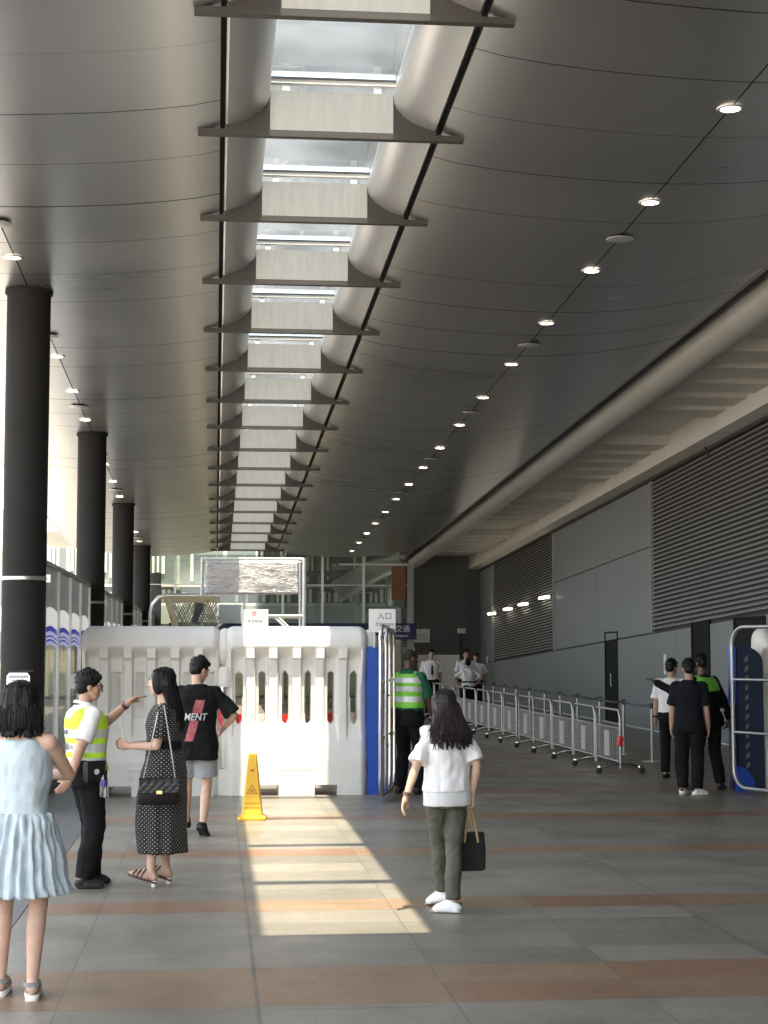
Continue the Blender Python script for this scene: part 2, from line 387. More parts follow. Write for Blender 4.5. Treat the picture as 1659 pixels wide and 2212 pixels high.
# ---------------------------------------------------------------- columns
for i in range(5):
    y=19.3+10.02*i; zt=6.70-S*y
    c=thing('column',[ 'nearest grey round column, with a notice and a metal band around it','second grey round column from the front, standing behind the left barrier','third grey round column in the row along the glass screen','fourth grey round column in the row, half hidden by the third','fifth and farthest grey round column in the row'][i],'column',(-2.19,y,0),0,'grey round columns along the canopy')
    m=MB(); m.lathe([(.25,-.02),(.25,zt+.02)],n=40); m.build('shaft','column_paint',c,smooth=40)
    m=MB(); m.lathe([(.25,zt-.045),(.272,zt-.04),(.275,zt-.006),(.25,zt-.002)],n=40); m.build('collar','column_paint',c,smooth=30)
    m=MB(); m.lathe([(.251,2.62),(.257,2.625),(.257,2.66),(.251,2.665)],n=40,caps=False); m.box(.25,.30,-.03,.03,2.60,2.69); m.build('band',['galv'],c,smooth=40)
# ---------------------------------------------------------------- downlights and round vents in the soffits
def light_obj(kind):
    t=thing(kind,'x','ceiling light' if kind=='downlight' else 'vent',(0,0,0))
    if kind=='downlight':
        m=MB(); m.lathe([(.080,.0),(.080,-.007),(.085,-.011),(.107,-.008),(.112,.003)],n=28,caps=False); m.build('trim_ring','lamp_trim',t,smooth=40)
        m=MB(); m.lathe([(.001,-.004),(.079,-.004),(.079,.004)],n=28,caps=False); m.build('lamp','lamp_glow',t)
    else:
        m=MB(); m.lathe([(.10,.0),(.142,-.016),(.138,-.022),(.08,-.034),(.001,-.036)],n=28); m.build('disc','lamp_trim',t,smooth=40)
    return t
protoL=light_obj('downlight'); protoV=light_obj('ceiling_vent'); usedL=usedV=False
for side,xx in (('right',4.12),('left',-2.2)):
    nl=0; nv=0
    for k in range(-1,16):
        y=12.79+2.51*k; z=6.693-S*y
        if y>51.5 or (side=='left' and y<15): continue
        lab=f'{ORD[nl]} round downlight from the front in the {"dark right" if side=="right" else "bright left"} soffit'
        if not usedL: o=protoL; o.location=(xx,y,z); o['label']=lab; usedL=True
        else: o=dup(protoL,(xx,y,z),label=lab)
        o['group']=f'downlights along the {side} soffit'; nl+=1
    for k in range(0,8):
        y=16.5+5.03*k; z=6.693-S*y
        if y>48: continue
        lab=f'{ORD[nv]} unlit round ceiling disc from the front in the {"dark right" if side=="right" else "bright left"} soffit'
        if not usedV: o=protoV; o.location=(xx,y,z); o['label']=lab; usedV=True
        else: o=dup(protoV,(xx,y,z),label=lab)
        o['group']=f'unlit ceiling discs along the {side} soffit'; nv+=1
# ---------------------------------------------------------------- building on the right
XW=9.35
bld=thing('station_building','grey clad station building with louvre panels and a white ribbed eave','building',(XW,28,0))
def wloc(o): o.location=(-XW,-28,0); return o
zj=3.475; zt=6.74; zu=5.35
m=MB()
m.box(XW+.04,XW+.4,YA,60,-.3,7.0)                         # backing
wloc(m.build('wall_backing','dark_steel',bld,shear=True))
def flatpanel(m,y0,y1,a0,a1,a2=None,flat_bottom=None):
    """cladding panel between two falling lines (heights at y=0) or from the floor"""
    za=lambda y:(a0-S*y) if flat_bottom is None else flat_bottom
    zb=lambda y:a1-S*y
    y0+=.008;y1-=.008
    m.add([(XW,y0,za(y0)),(XW,y1,za(y1)),(XW,y1,zb(y1)),(XW,y0,zb(y0)),(XW+.03,y0,za(y0)),(XW+.03,y1,za(y1)),(XW+.03,y1,zb(y1)),(XW+.03,y0,zb(y0))],
      [(0,3,2,1),(4,5,6,7),(0,1,5,4),(1,2,6,5),(2,3,7,6),(3,0,4,7)])
doors=[(18.0,19.3),(27.6,29.3),(30.85,32.0),(38.15,39.35)]
wy=[-2,1,6,11,14.6,18,19.3,23,27.6,29.3,30.85,32.0,33.2,34.9,38.15,39.35,45.4,50,55.5,58.3]
for a,bb in zip(wy[:-1],wy[1:]):
    if (a,bb) in doors: continue
    m=MB(); flatpanel(m,a,bb,0,zj-.02,flat_bottom=.10); wloc(m.build('cladding_panel','panel_grey',bld))
for a,bb in [(34.9,40.2),(40.2,45.4),(55.5,58.3)]:
    m=MB(); flatpanel(m,a,bb,zj+.02,zu-.012); wloc(m.build('cladding_panel','panel_grey',bld)); m=MB(); flatpanel(m,a,bb,zu+.012,zt); wloc(m.build('cladding_panel','panel_grey',bld))
def louvres(y0,y1,n,name):
    m=MB(); m.mat(1)
    m.add([(XW+.028,y0,zj-S*y0+.02),(XW+.028,y1,zj-S*y1+.02),(XW+.028,y1,zt-S*y1),(XW+.028,y0,zt-S*y0)],[(0,1,2,3)])
    m.mat(0)
    pitch=(zt-zj-.06)/n
    for i in range(n):
        z=zj+.04+pitch*i
        P=[(XW+.02,z+pitch*.95),(XW-.045,z+pitch*.42),(XW-.045,z+pitch*.30),(XW+.02,z+pitch*.78)]
        m.loft([[(x,y0+.02,zz-S*y0) for x,zz in P],[(x,y1-.02,zz-S*y1) for x,zz in P]])
    for y in (y0,y1): m.add([],[]); m.box(XW-.05,XW+.01,y-.02,y+.02,zj-S*y,zt-S*y)
    wloc(m.build(name,['louvre','louvre_back'],bld))
louvres(8.0,34.9,34,'louvre_panel'); louvres(45.4,55.5,40,'louvre_panel')
for i,(a,bb) in enumerate(doors):
    hz=2.36 if i<3 else 2.2
    d=MB(); d.box(XW+.004,XW+.02,a+.01,(a+bb)/2-.004,.09,hz); d.box(XW+.004,XW+.02,(a+bb)/2+.004,bb-.01,.09,hz)
    d.box(XW-.02,XW+.02,a-.03,a+.01,.09,hz+.04); d.box(XW-.02,XW+.02,bb-.01,bb+.03,.09,hz+.04); d.box(XW-.02,XW+.02,a+.012,bb-.012,hz+.003,hz+.04)
    do=wloc(d.build('door','door_dark',bld)); h=MB(); h.tube([(XW-.05,(a+bb)/2-.1,.95),(XW-.05,(a+bb)/2-.1,1.25)],.012); h.box(XW-.05,XW+.01,(a+bb)/2-.108,(a+bb)/2-.092,.96,.98); h.build('handle','galv',do)
m=MB(); m.box(XW-.14,XW-.002,YA,58.2,-.01,.10); wloc(m.build('plinth','granite_dark',bld))
m=MB(); m.box(XW-.145,XW-.05,YA,58.2,.101,.125); wloc(m.build('plinth_trim','kerb_white',bld))
m=MB(); m.box(XW-.06,XW+.0,YA,58.2,zt+.005,zt+.07); wloc(m.build('eave_trim','dark_steel',bld,shear=True))
m=MB(); m.box(XW-.42,XW+.3,YA,58.28,zt+.075,7.35); m.box(6.75,XW-.42,YA,58.28,7.28,7.35); wloc(m.build('eave_soffit','eave_white',bld,shear=True))
y=-1.98; rib=0
while y<57:
    for j in range(5):
        yy=y+1.2*j
        if yy>57: break
        m=MB(); P=[(yy-.40,7.279),(yy-.40,7.09),(yy+.36,7.09),(yy+.36,7.279)]
        m.prism(P,'x',6.80,XW-.422)
        # slope with the building
        m.v=[(a,b2,c-S*b2) for a,b2,c in m.v]
        wloc(m.build('soffit_rib','eave_rib',bld)); rib+=1
    y+=8.62
# gutter pipe under the eave edge
gp=thing('drain_pipe','thick pale grey drain pipe running along the eave of the grey building','pipe',(7.0,28,6.06))
m=MB(); m.tube([(7.0,YA,7.10-S*YA),(7.0,58.2,7.10-S*58.2)],.262,n=28); o=m.build('pipe_run','pipe_paint',gp,smooth=40); o.location=(-7.0,-28,-6.06)
m=MB()
m.box(6.44,6.60,YA,58.2,7.07,7.5); m.box(6.60,6.64,YA,58.2,7.32,7.36)
o=m.build('support_rail','dark_steel',gp,shear=True); o.location=(-7.0,-28,-6.06)
for k in range(0,15):
    yy=-12+5*k
    m=MB(); m.box(6.645,6.74,yy-.05,yy+.05,7.22-S*yy,7.40-S*yy)
    o=m.build('bracket','dark_steel',gp); o.location=(-7.0,-28,-6.06)
# cable conduit on the louvre top
cp=thing('cable_conduit','thin bent grey conduit arching above the near louvre panel','conduit',(9.2,30.0,5.6))
m=MB(); m.tube([(0.1,.6,-.1),(0,.6,.25),(0,.5,.34),(0,.2,.36),(0,-.4,.34),(0,-.75,.27),(.1,-.95,.1)],.022,n=7); m.build('tube','dark_steel',cp,smooth=60)
m=MB(); m.box(-.06,.06,.55,.65,.10,.125); m.build('clamp','galv',cp)
# end wall
ew=thing('end_wall','tall dark grey wall closing the far end of the queue lane','wall',(7.9,58.3,0))
m=MB(); m.box(6.52-7.9,XW-.005-7.9,0,.25,-.1,5.2); m.build('wall_face','panel_dark',ew)
m=MB()
for x in (7.2,8.3,8.95): m.box(x-7.9-.004,x-7.9+.004,-.004,0,.1,5.0)
m.build('joint','soffit_gap',ew)
# wall lamps
for i,(yy,zz) in enumerate([(46.3,3.28),(49.55,3.175),(52.2,3.09),(55.3,3.01)]):
    lab=f'{ORD[i]} lit tubular wall lamp from the front, beside the far louvre panel'
    if i==0:
        wl=thing('wall_lamp',lab,'wall lamp',(XW-.05,yy,zz),0,'lit wall lamps on the grey wall')
        m=MB(); m.box(-.02,.05,-.75,.75,-.06,.06); m.build('housing','dark_steel',wl)
        m=MB(); m.tube([(-.065,-.62,0),(-.065,.62,0)],.036,n=12); m.build('tube','tube_glow',wl)
        wl0=wl
    else: dup(wl0,(XW-.05,yy,zz),label=lab)
# ---------------------------------------------------------------- glass screen along the columns
gi=0
for c in range(4):
    ya=19.3+10.02*c+.32; yb=19.3+10.02*(c+1)-.32; n=5; w=(yb-ya)/n
    sc=thing('glass_screen',['printed frosted glass screen between the first and second column','printed frosted glass screen between the second and third column','printed frosted glass screen between the third and fourth column','printed frosted glass screen between the fourth and fifth column'][c],'glass screen',(-2.19,ya,0),0,'glass screens between the columns')
    for i in range(n):
        a=w*i+.03; bb=w*(i+1)-.03
        N_=14
        def arch(t): return math.cos((t-.5)*math.pi)*.055
        lev=[(0.14,0,0),(1.45,0,0),(1.70,1,0),(1.88,.9,0),(1.93,1,3),(1.955,1,2),(1.985,1,3),(2.005,1,2),(2.06,1,3),(2.13,1,2),(2.38,1,1),(2.92,0,0)]
        gm=MB()
        for j in range(N_):
            t0=j/N_; t1=(j+1)/N_
            for q in range(len(lev)-1):
                z0,s0,_=lev[q]; z1,s1,_=lev[q+1]
                mi=[4,4,4,3,2,3,2,3,2,1,4][q]
                if q==9: mi=1
                if q==10: mi=0
                gm.mat(mi)
                A=(0,a+(bb-a)*t0); B=(0,a+(bb-a)*t1)
                gm.add([(0,A[1],z0+s0*(arch(t0)-.04)),(0,B[1],z0+s0*(arch(t1)-.04)),(0,B[1],z1+s1*(arch(t1)-.04)),(0,A[1],z1+s1*(arch(t0)-.04))],[(0,1,2,3)])
        gm.build('glass_pane',['film_grey','film_white','film_blue','film_violet','glass_screen'],sc)
    for i in range(n+1):
        m=MB(); m.box(-.03,.035,w*i-.028,w*i+.028,0,2.90); m.build('mullion','aluminium',sc)
    m=MB(); m.box(-.04,.04,0,yb-ya,2.92,2.97); m.build('top_rail','galv',sc)
    m=MB(); m.box(-.10,.10,-.07,yb-ya+.07,0,.14); m.build('base_kerb','granite_dark',sc)
# ---------------------------------------------------------------- added, unseen roof strip blocking sun between canopy and station building
m=MB(); m.box(5.5+XC-.05,8.2,YA,58.2,7.56,7.66); m.build('sun_gap_blocker','roof_top',canopy,shear=True)
rw=thing('rear_light_blocker','added dark wall behind the viewer, blocking light from the rear','wall',(6.2,-1.8,0))  # unseen wall added to cut rear light on the right side
m=MB(); m.box(-3.4,3.14,-.2,0,-.1,7.4); m.build('wall_face','panel_dark',rw)
# ---------------------------------------------------------------- glass facade at the far end
YF=54.4
fc=thing('glass_facade','tall glass facade with pale fins and spider clamps closing the far end of the hall','facade',(2.1,YF,0))
fx=[-2.35,-1.33,0.0,.92,2.17,3.47,4.83,6.3]
for x in fx[1:-1]:
    m=MB(); m.box(x-2.1-.035,x-2.1+.035,-.16,.05,0,4.85); m.build('fin','aluminium',fc)
    m=MB()
    for z in (1.75,3.62):
        for sx in (-1,1):
            m.tube([(x-2.1,-.12,z),(x-2.1+sx*.10,-.04,z+.05),(x-2.1+sx*.16,.06,z+.06)],.022,n=6)
    m.build('spider_clamp','galv',fc)
for a,bb in zip(fx[:-1],fx[1:]):
    for z0,z1 in ((.05,2.05),(2.07,3.9),(3.92,4.9)):
        m=MB(); m.box(a-2.1+.02,bb-2.1-.02,.06,.075,z0,z1); m.build('glass_pane','glass_fac',fc)
m=MB(); m.box(-4.45,4.2,-.03,.05,3.905,3.93); m.build('transom','aluminium',fc)
m=MB(); m.box(1.9,4.2,-.2,-.14,4.56,4.62); m.build('head_rail','kerb_white',fc)
m=MB(); m.box(3.64,4.08,-.26,-.05,3.42,3.98); m.box(3.64,4.08,-.26,-.05,3.988,4.53); m.build('orange_panel','orange',fc)
m=MB(); m.box(3.7,4.06,-.24,-.05,3.2,3.41); m.build('bracket_box','dark_band',fc)
m=MB()
for i in range(26): m.box(4.16,4.36,-.22,-.16,1.6+.115*i,1.66+.115*i)
m.box(4.155,4.365,-.158,-.1,1.5,4.6); m.build('louvre_strip','louvre',fc)
# blue direction sign
bs=thing('direction_sign','long dark blue direction sign with white Chinese and English lettering below the glass facade','sign',(2.4,53.3,2.15))
m=MB(); m.box(-3.9,4.05,0,.12,-.02,.50); m.build('board','sign_blue',bs)
lettering(bs,'公共交通',.24,(3.36,-.004,.31),m='sign_white'); lettering(bs,'Public Transport',.125,(3.36,-.004,.10),m='sign_white')
# building behind the facade
bb_=thing('concourse_building','pale concourse building with grey bands and curtained windows seen through the glass facade','building',(2.0,62,0))
m=MB(); m.box(-9.0,7.0,.3,.6,-.3,6.4); m.build('wall','grey_band',bb_)
m=MB()
for a,c in ((-8.9,-3.55),(-3.4,-2.1),(-1.95,-.9),(-.6,1.6),(1.75,2.4),(2.6,3.55),(3.7,5.2),(5.35,6.9)): m.box(a,c,.0,.28,.1,2.72)
m.build('lower_panel','cream',bb_)
m=MB(); m.box(-8.95,6.95,-.25,.26,2.74,3.40); m.build('balcony_band','grey_band',bb_)
m=MB(); m.box(-8.95,6.95,-.12,.26,4.12,4.20); m.box(-8.95,6.95,-.02,.25,3.42,3.52); m.build('sill','kerb_white',bb_)
random.seed(3)
for i in range(9):
    x=-8.6+1.75*i
    f=MB(); f.box(x,x+1.6,.22,.28,3.54,4.10); fo=f.build('window','window_dark',bb_)
    c=MB()
    for j in range(7):
        if random.random()<.62: c.box(x+.1+.2*j,x+.1+.2*j+random.uniform(.06,.15),.16,.21,3.56,4.06-random.random()*.15)
    c.build('curtain','curtain',fo)
for i in range(9):
    x=-8.6+1.75*i
    f=MB(); f.box(x,x+1.6,.22,.28,4.24,5.6); fo=f.build('window','window_dark',bb_)
    c=MB()
    for j in range(9):
        if random.random()<(.8 if i<3 else .22): c.box(x+.05+.17*j,x+.05+.17*j+random.uniform(.05,.12),.16,.21,4.26+random.random()*.5,5.55)
    c.build('curtain','curtain',fo)
for x in (-3.48,-2.0,.0,1.68,3.62,5.28):
    m=MB(); m.box(x-.12,x+.12,-.2,.02,-.1,2.735); m.build('pillar','grey_band',bb_)
m=MB(); m.box(-8.0,-.5,-9.5,-1.2,5.48,5.6); m.box(-.498,7.0,-9.5,.9,5.48,5.6); m.build('roof','eave_white',bb_)  # added unseen roof, shaped to keep direct sun off facade and wall
m=MB(); m.tube([(1.2,-.6,4.6),(2.6,-.6,4.6),(3.0,-.6,4.5),(3.2,-.6,4.2),(3.2,-.6,3.42)],.10,n=10); m.build('pipe','dark_band',bb_,smooth=50)
m=MB(); m.tube([(2.4,-1.2,3.9),(3.6,-1.2,4.6),(5.2,-1.2,5.4)],.42,n=18); m.build('duct','duct',bb_,smooth=50)
m=MB(); m.cyl((4.6,-.7,3.42),(4.6,-.7,6.0),.32,16); m.build('riser','duct',bb_,smooth=50)
# pale building far beyond the screen on the left
db=thing('distant_building','pale distant building with a sloping grey roof beyond the glass screens','building',(-13,95,0))
m=MB(); m.box(-4,6,0,10,-.3,7.2); m.build('wall','cream',db)
m=MB(); m.prism([(-4.3,7.2),(6.3,7.2),(6.3,7.6),(1,9.6)],'y',-.3,10.3); m.build('roof','grey_band',db)
for i in range(5):
    for j in range(2):
        m=MB(); m.box(-3.4+1.9*i,-2.2+1.9*i,-.06,.0,1.2+3*j,2.8+3*j); m.build('window','window_dark',db)
# ---------------------------------------------------------------- water filled barriers
def barrier_mesh(name,w,through):
    Hh=2.13; nx=148; nz=132
    sl=[(k-2.5)*.297 for k in range(6)]; rb=[(k-2)*.297 for k in range(5)]
    def sm(a,b,t): t=max(0,min(1,(t-a)/(b-a))); return t*t*(3-2*t)
    def slot(x,z):
        for c in sl:
            hw=.046-.006*max(0,(1.4-z))
            if abs(x-c)<hw:
                zt_=1.56-.05*max(0,(abs(x-c)/hw))**2; zb_=.885+.05*(abs(x-c)/hw)**2
                if zb_<z<zt_: return True
        return False
    def notch(x,z): return z<.125 and (abs(x+.37)<.14 or abs(x-.37)<.14) 
    def D(x,z):
        d=.30-.115*sm(.40,.86,z)
        edge=abs(x)>.835
        if z<.55: d+=.006*math.exp(-((z-.33)/.012)**2)*(1 if abs(x)<.24 else 0)
        # waist: the lower flare is narrower towards the top at the ends
        ins=sm(.62,.80,z)*sm(.845,.80,abs(x))
        inrib=any(abs(x-c)<.056+.01*sm(1.72,1.74,z) for c in rb)
        ribsoft=max([sm(.072,.050,abs(x-c)) for c in rb])
        top=sm(1.875,1.855,z)
        body=.25
        if z>1.60 or z>.8:
            body=.185+.065*sm(1.55,1.9,z) if not edge else .185+.07*sm(1.3,1.9,z)
        d=d if z<.86 else body
        if z>1.87: d=math.sqrt(max(0,.255**2-(z-1.875)**2)) if z>1.875 else .255
        elif abs(x)<.82:
            rec=.062*sm(.62,.98,z)*top
            base_=.185-(rec*(1-ribsoft)) if z>.86 else d-(rec*(1-ribsoft))
            stubw=max([sm(.068,.052,abs(x-c)) for c in rb])
            up=sm(1.695,1.725,z)*stubw
            hi=.123+(.132)*sm(1.72,1.875,z)
            low=base_ if z<=1.62 else base_*(1-sm(1.62,1.72,z))+hi*sm(1.62,1.72,z) if stubw<.01 else base_
            if z>1.72: low=max(hi,base_*(1-sm(1.72,1.80,z)))
            d=low*(1-up)+.25*up
        if not through and 1.0<z<1.54:
            for c in sl:
                if abs(x-c)<.058: d=.135-.09*(x-c+.058)/.116*sm(1.0,1.12,z)
        e=w/2-abs(x)
        rr=.13
        if e<rr: 
            q=1-e/rr; d*=math.sqrt(max(.02,1-.92*q*q))
        # rounded top corners
        return max(d,.004)
    xs=[-w/2+w*(i/nx) for i in range(nx+1)]
    # pull the outermost columns in so that the ends close
    zs=[Hh*k/nz for k in range(nz+1)]
    def corner(x,z):
        # round the silhouette's upper corners
        r=.15; ex=w/2-abs(x)
        return x,z
    m=MB(); idx={}
    def xz(i,k):
        x=xs[i]; z=zs[k]
        e=(abs(x)/(w/2))
        if e>.85 and z>Hh-.18:
            q=(e-.85)/.15; zc=Hh-.18+ (z-(Hh-.18))*(math.sqrt(max(0,1-q*q*.85)))
            z=zc
        sw=1-.018*math.sin(math.pi*min(1,max(0,(z-.5)/1.3)))
        return x*sw,z
    for side in (-1,1):
        for k in range(nz+1):
            for i in range(nx+1):
                x,z=xz(i,k); d=D(xs[i],min(zs[k],Hh-.0005)); idx[(side,i,k)]=len(m.v); m.v.append((x,side*d,z))
    hole=[[False]*nz for _ in range(nx)]
    for i in range(nx):
        for k in range(nz):
            x=(xs[i]+xs[i+1])/2; z=(zs[k]+zs[k+1])/2
            hole[i][k]=(through and slot(x,z)) or notch(x,z)
    F=[]
    for i in range(nx):
        for k in range(nz):
            if hole[i][k]: continue
            for s in (-1,1): F.append((idx[(s,i,k)],idx[(s,i+1,k)],idx[(s,i+1,k+1)],idx[(s,i,k+1)]))
            for (di,dk,a,b) in ((-1,0,(i,k),(i,k+1)),(1,0,(i+1,k),(i+1,k+1)),(0,-1,(i,k),(i+1,k)),(0,1,(i,k+1),(i+1,k+1))):
                ii,kk=i+di,k+dk
                out=ii<0 or ii>=nx or kk<0 or kk>=nz
                if out or hole[ii][kk]: F.append((idx[(-1,)+a],idx[(-1,)+b],idx[(1,)+b],idx[(1,)+a]))
    m.f=F; m.m=[0]*len(F)
    return m.mesh(name,'barrier_white',smooth=42)
def add_mesh(name,me,parent,loc=(0,0,0)):
    o=bpy.data.objects.new(name,me); COL.objects.link(o); o.parent=parent; o.location=loc; return o
def end_plate(parent,x0,x1,z1,y0,y1,hatch=False,flip=False):
    P=[(x0,0.0),(x1,0.0)]
    n=10; rx=(x1-x0)*.75
    for i in range(n+1):
        a=math.pi/2*i/n; P.append((x1-rx+rx*math.cos(a),z1-.22+.22*math.sin(a)))
    P.append((x0,z1))
    if flip: P=[(x0+x1-px,pz) for px,pz in P]
    m=MB(); m.prism(P,'y',y0,y1); po=m.build('end_plate','panel_blue' if hatch else 'barrier_blue',parent,smooth=30)
    if hatch:
        h=MB(); 
        for i in range(13):
            z=.16+.125*i; xa=x0+.095
            h.prism([(xa,z),(xa+.045,z+.035),(xa+.045,z+.095),(xa,z+.06)],'y',y0-.003,y0-.0005)
        h.build('hatch_mark','hatch_white',po)
YB_=21.42
b1=thing('water_barrier','white plastic water barrier with shallow closed grooves, behind the two left people','barrier',(-.805,YB_,0),0,'tall white water barriers')
add_mesh('body',barrier_mesh('body',1.77,False),b1)
m=MB(); m.ell((.92,-.02,1.86),(.13,.20,.245),n=20,h=12); m.build('hinge_lobe','barrier_white',b1,smooth=50)
m=MB(); m.lathe([(.001,1.36),(.095,1.36),(.10,1.38),(.10,1.58),(.085,1.61),(.001,1.61)],(.93,-.12,0),20); m.lathe([(.001,.34),(.085,.34),(.085,1.33),(.001,1.33)],(.93,-.06,0),18); m.build('hinge_post','barrier_white',b1,smooth=40)
m=MB(); m.lathe([(.001,.98),(.05,.98),(.05,1.36),(.001,1.36)],(.90,-.14,0),14); m.build('hinge_pin','chrome',b1,smooth=40)
m=MB(); m.prism([(.84,.0),(1.0,.0),(1.0,.30),(.97,.33),(.87,.33),(.84,.30)],'y',-.22,.22); m.build('hinge_foot','barrier_white',b1)
m=MB(); m.prism([(.845,.95),(.885,.80),(.90,.86),(.90,1.18),(.86,1.20)],'y',-.20,-.185); m.build('red_label','ink_red',b1)
b2=thing('water_barrier','white plastic water barrier with open slots, sunlit, right behind the yellow cone','barrier',(1.03,YB_,0),0,'tall white water barriers')
add_mesh('body',barrier_mesh('body',1.86,True),b2)
end_plate(b2,.90,1.15,1.87,-.26,-.10)
m=MB(); m.ell((.95,.06,1.86),(.13,.18,.235),n=18,h=10); m.build('hinge_lobe','barrier_white',b2,smooth=50)
b3=thing('water_barrier','white plastic water barrier with a dark blue hatched end plate, behind the right steel gate','barrier',(7.985,YB_+.05,0),0,'tall white water barriers')
add_mesh('body',b1.children[0].data,b3)
end_plate(b3,-1.20,-.86,1.87,-.30,-.2,hatch=True)
m=MB(); m.box(-1.27,-1.215,-.28,-.1,1.12,1.87); m.build('edge_strip','barrier_blue',b3); m=MB(); m.box(-1.27,-1.215,-.28,-.1,.02,.92); m.build('edge_strip','panel_blue',b3)
m=MB(); m.prism([(-1.26,0),(-1.0,0),(-1.04,.16),(-1.14,.30),(-1.26,.33)],'y',-.40,-.305); m.build('foot_block','barrier_blue',b3)
# ---------------------------------------------------------------- steel gate leaves
def rrect(x0,x1,z0,z1,r,n=6):
    P=[]
    for cx_,cz_,a0 in ((x1-r,z1-r,0),(x0+r,z1-r,90),(x0+r,z0+r,180),(x1-r,z0+r,270)):
        for i in range(n+1):
            a=R(a0+90*i/n); P.append((cx_+r*math.cos(a),0,cz_+r*math.sin(a)))
    return P
def gate(label,loc,rz,L,mt='chrome'):
    t=thing('steel_gate',label,'gate',loc,rz,'open steel gate leaves')
    m=MB(); m.tube(rrect(0,L,.08,2.12,.24),.026,n=10,closed=True); m.build('frame',mt,t,smooth=50)
    for z in (1.45,.78):
        m=MB(); m.tube([(.0,0,z),(L,0,z)],.019,n=8); m.build('cross_bar',mt,t,smooth=50)
    return t
g1=gate('open steel tube gate leaf, seen edge on beside the sunlit barrier',(2.20,21.0,0),math.atan2(-1.12,-.23),1.14)
m=MB(); m.tube(rrect(.04,1.10,.12,2.08,.22),.02,n=8,closed=True); o=m.build('inner_frame','chrome',g1,smooth=50); o.location=(0,.06,0)
m=MB(); m.tube([(.9,-.03,1.38),(.97,.05,1.30),(1.05,.10,1.28),(1.12,.02,1.33)],.008,n=5); m.tube([(.8,-.03,.76),(.92,.07,.70),(1.0,.08,.66),(1.1,0,.72)],.008,n=5); m.build('cable_tie','dark_steel',g1)
g2=gate('open steel tube gate leaf, half out of frame in front of the hatched barrier',(6.61,20.85,0),math.atan2(-1.0,.40),1.75,'galv')
# ---------------------------------------------------------------- crowd railings
def make_railing():
    t=thing('crowd_railing','x','railing',(0,0,0),0,'steel crowd railings lining the queue lane')
    L=1.54; z0,zm,z1=.17,.66,.93
    m=MB(); r=.13; P=[(0,0,.08)]
    P+= [(0,0,z1-r)]+[(0,r-r*math.cos(R(a)),z1-r+r*math.sin(R(a))) for a in range(15,91,15)]+[(0,L-r+r*math.sin(R(a)),z1-r+r*math.cos(R(a))) for a in range(0,91,15)]+[(0,L,.08)]
    m.tube(P,.019,n=8); m.build('frame','galv',t,smooth=50)
    m=MB(); m.tube([(0,0,zm),(0,L,zm)],.015,n=6); m.tube([(0,0,z0),(0,L,z0)],.015,n=6); m.build('rail','galv',t,smooth=50)
    m=MB()
    ys=[L*(i+1)/13 for i in range(12)]
    for i,y in enumerate(ys):
        m.tube([(0,y,z0),(0,y,zm)],.0085,n=5,caps=False)
    m.build('bar_grille','galv',t,smooth=50)
    m=MB(); m.box(-.022,-.010,ys[4]+.02,ys[7]-.02,.22,.60); m.build('plate','aluminium',t)
    f=MB(); f.tube([(-.33,0,.055),(-.26,0,.10),(-.13,0,.135),(0,0,.14),(.13,0,.135),(.26,0,.10),(.33,0,.055)],.017,n=7,flat=1.4); fo=f.build('foot','chrome',t,smooth=50)
    for s in (-1,1):
        p=MB(); p.tube([(s*.325,-.035,.045),(s*.325,.035,.045)],.043,n=12); p.build('caster','rubber',fo,smooth=40)
        k=MB(); k.ell((s*.30,0,.095),(.05,.028,.038),n=10,h=6); k.build('caster_fork','chrome',fo,smooth=60)
    return t
ra=make_railing()
ra.name='crowd_railing'
ry0=24.25
for i in range(13):
    y=ry0+1.61*i; x=5.98-.012*(y-ry0)+random.uniform(-.015,.015)
    lab=('nearest' if i==0 else ORD[i])+' steel crowd railing '+('at the open end of the row, with a red tag' if i==0 else 'from the near end of the long row')
    if i==0: ra.location=(x,y,0); ra['label']=lab
    else: dup(ra,(x,y,0),rz=R(random.uniform(-.8,.8)),label=lab)
rt=MB(); rt.box(-.035,.035,-.03,.03,-.07,.07); o=rt.build('red_tag','ink_red'); o.location=(5.96,24.21,.48); o.rotation_euler=(0,R(12),R(20)); tag(o,'red plastic tag tied to the nearest crowd railing','tag')
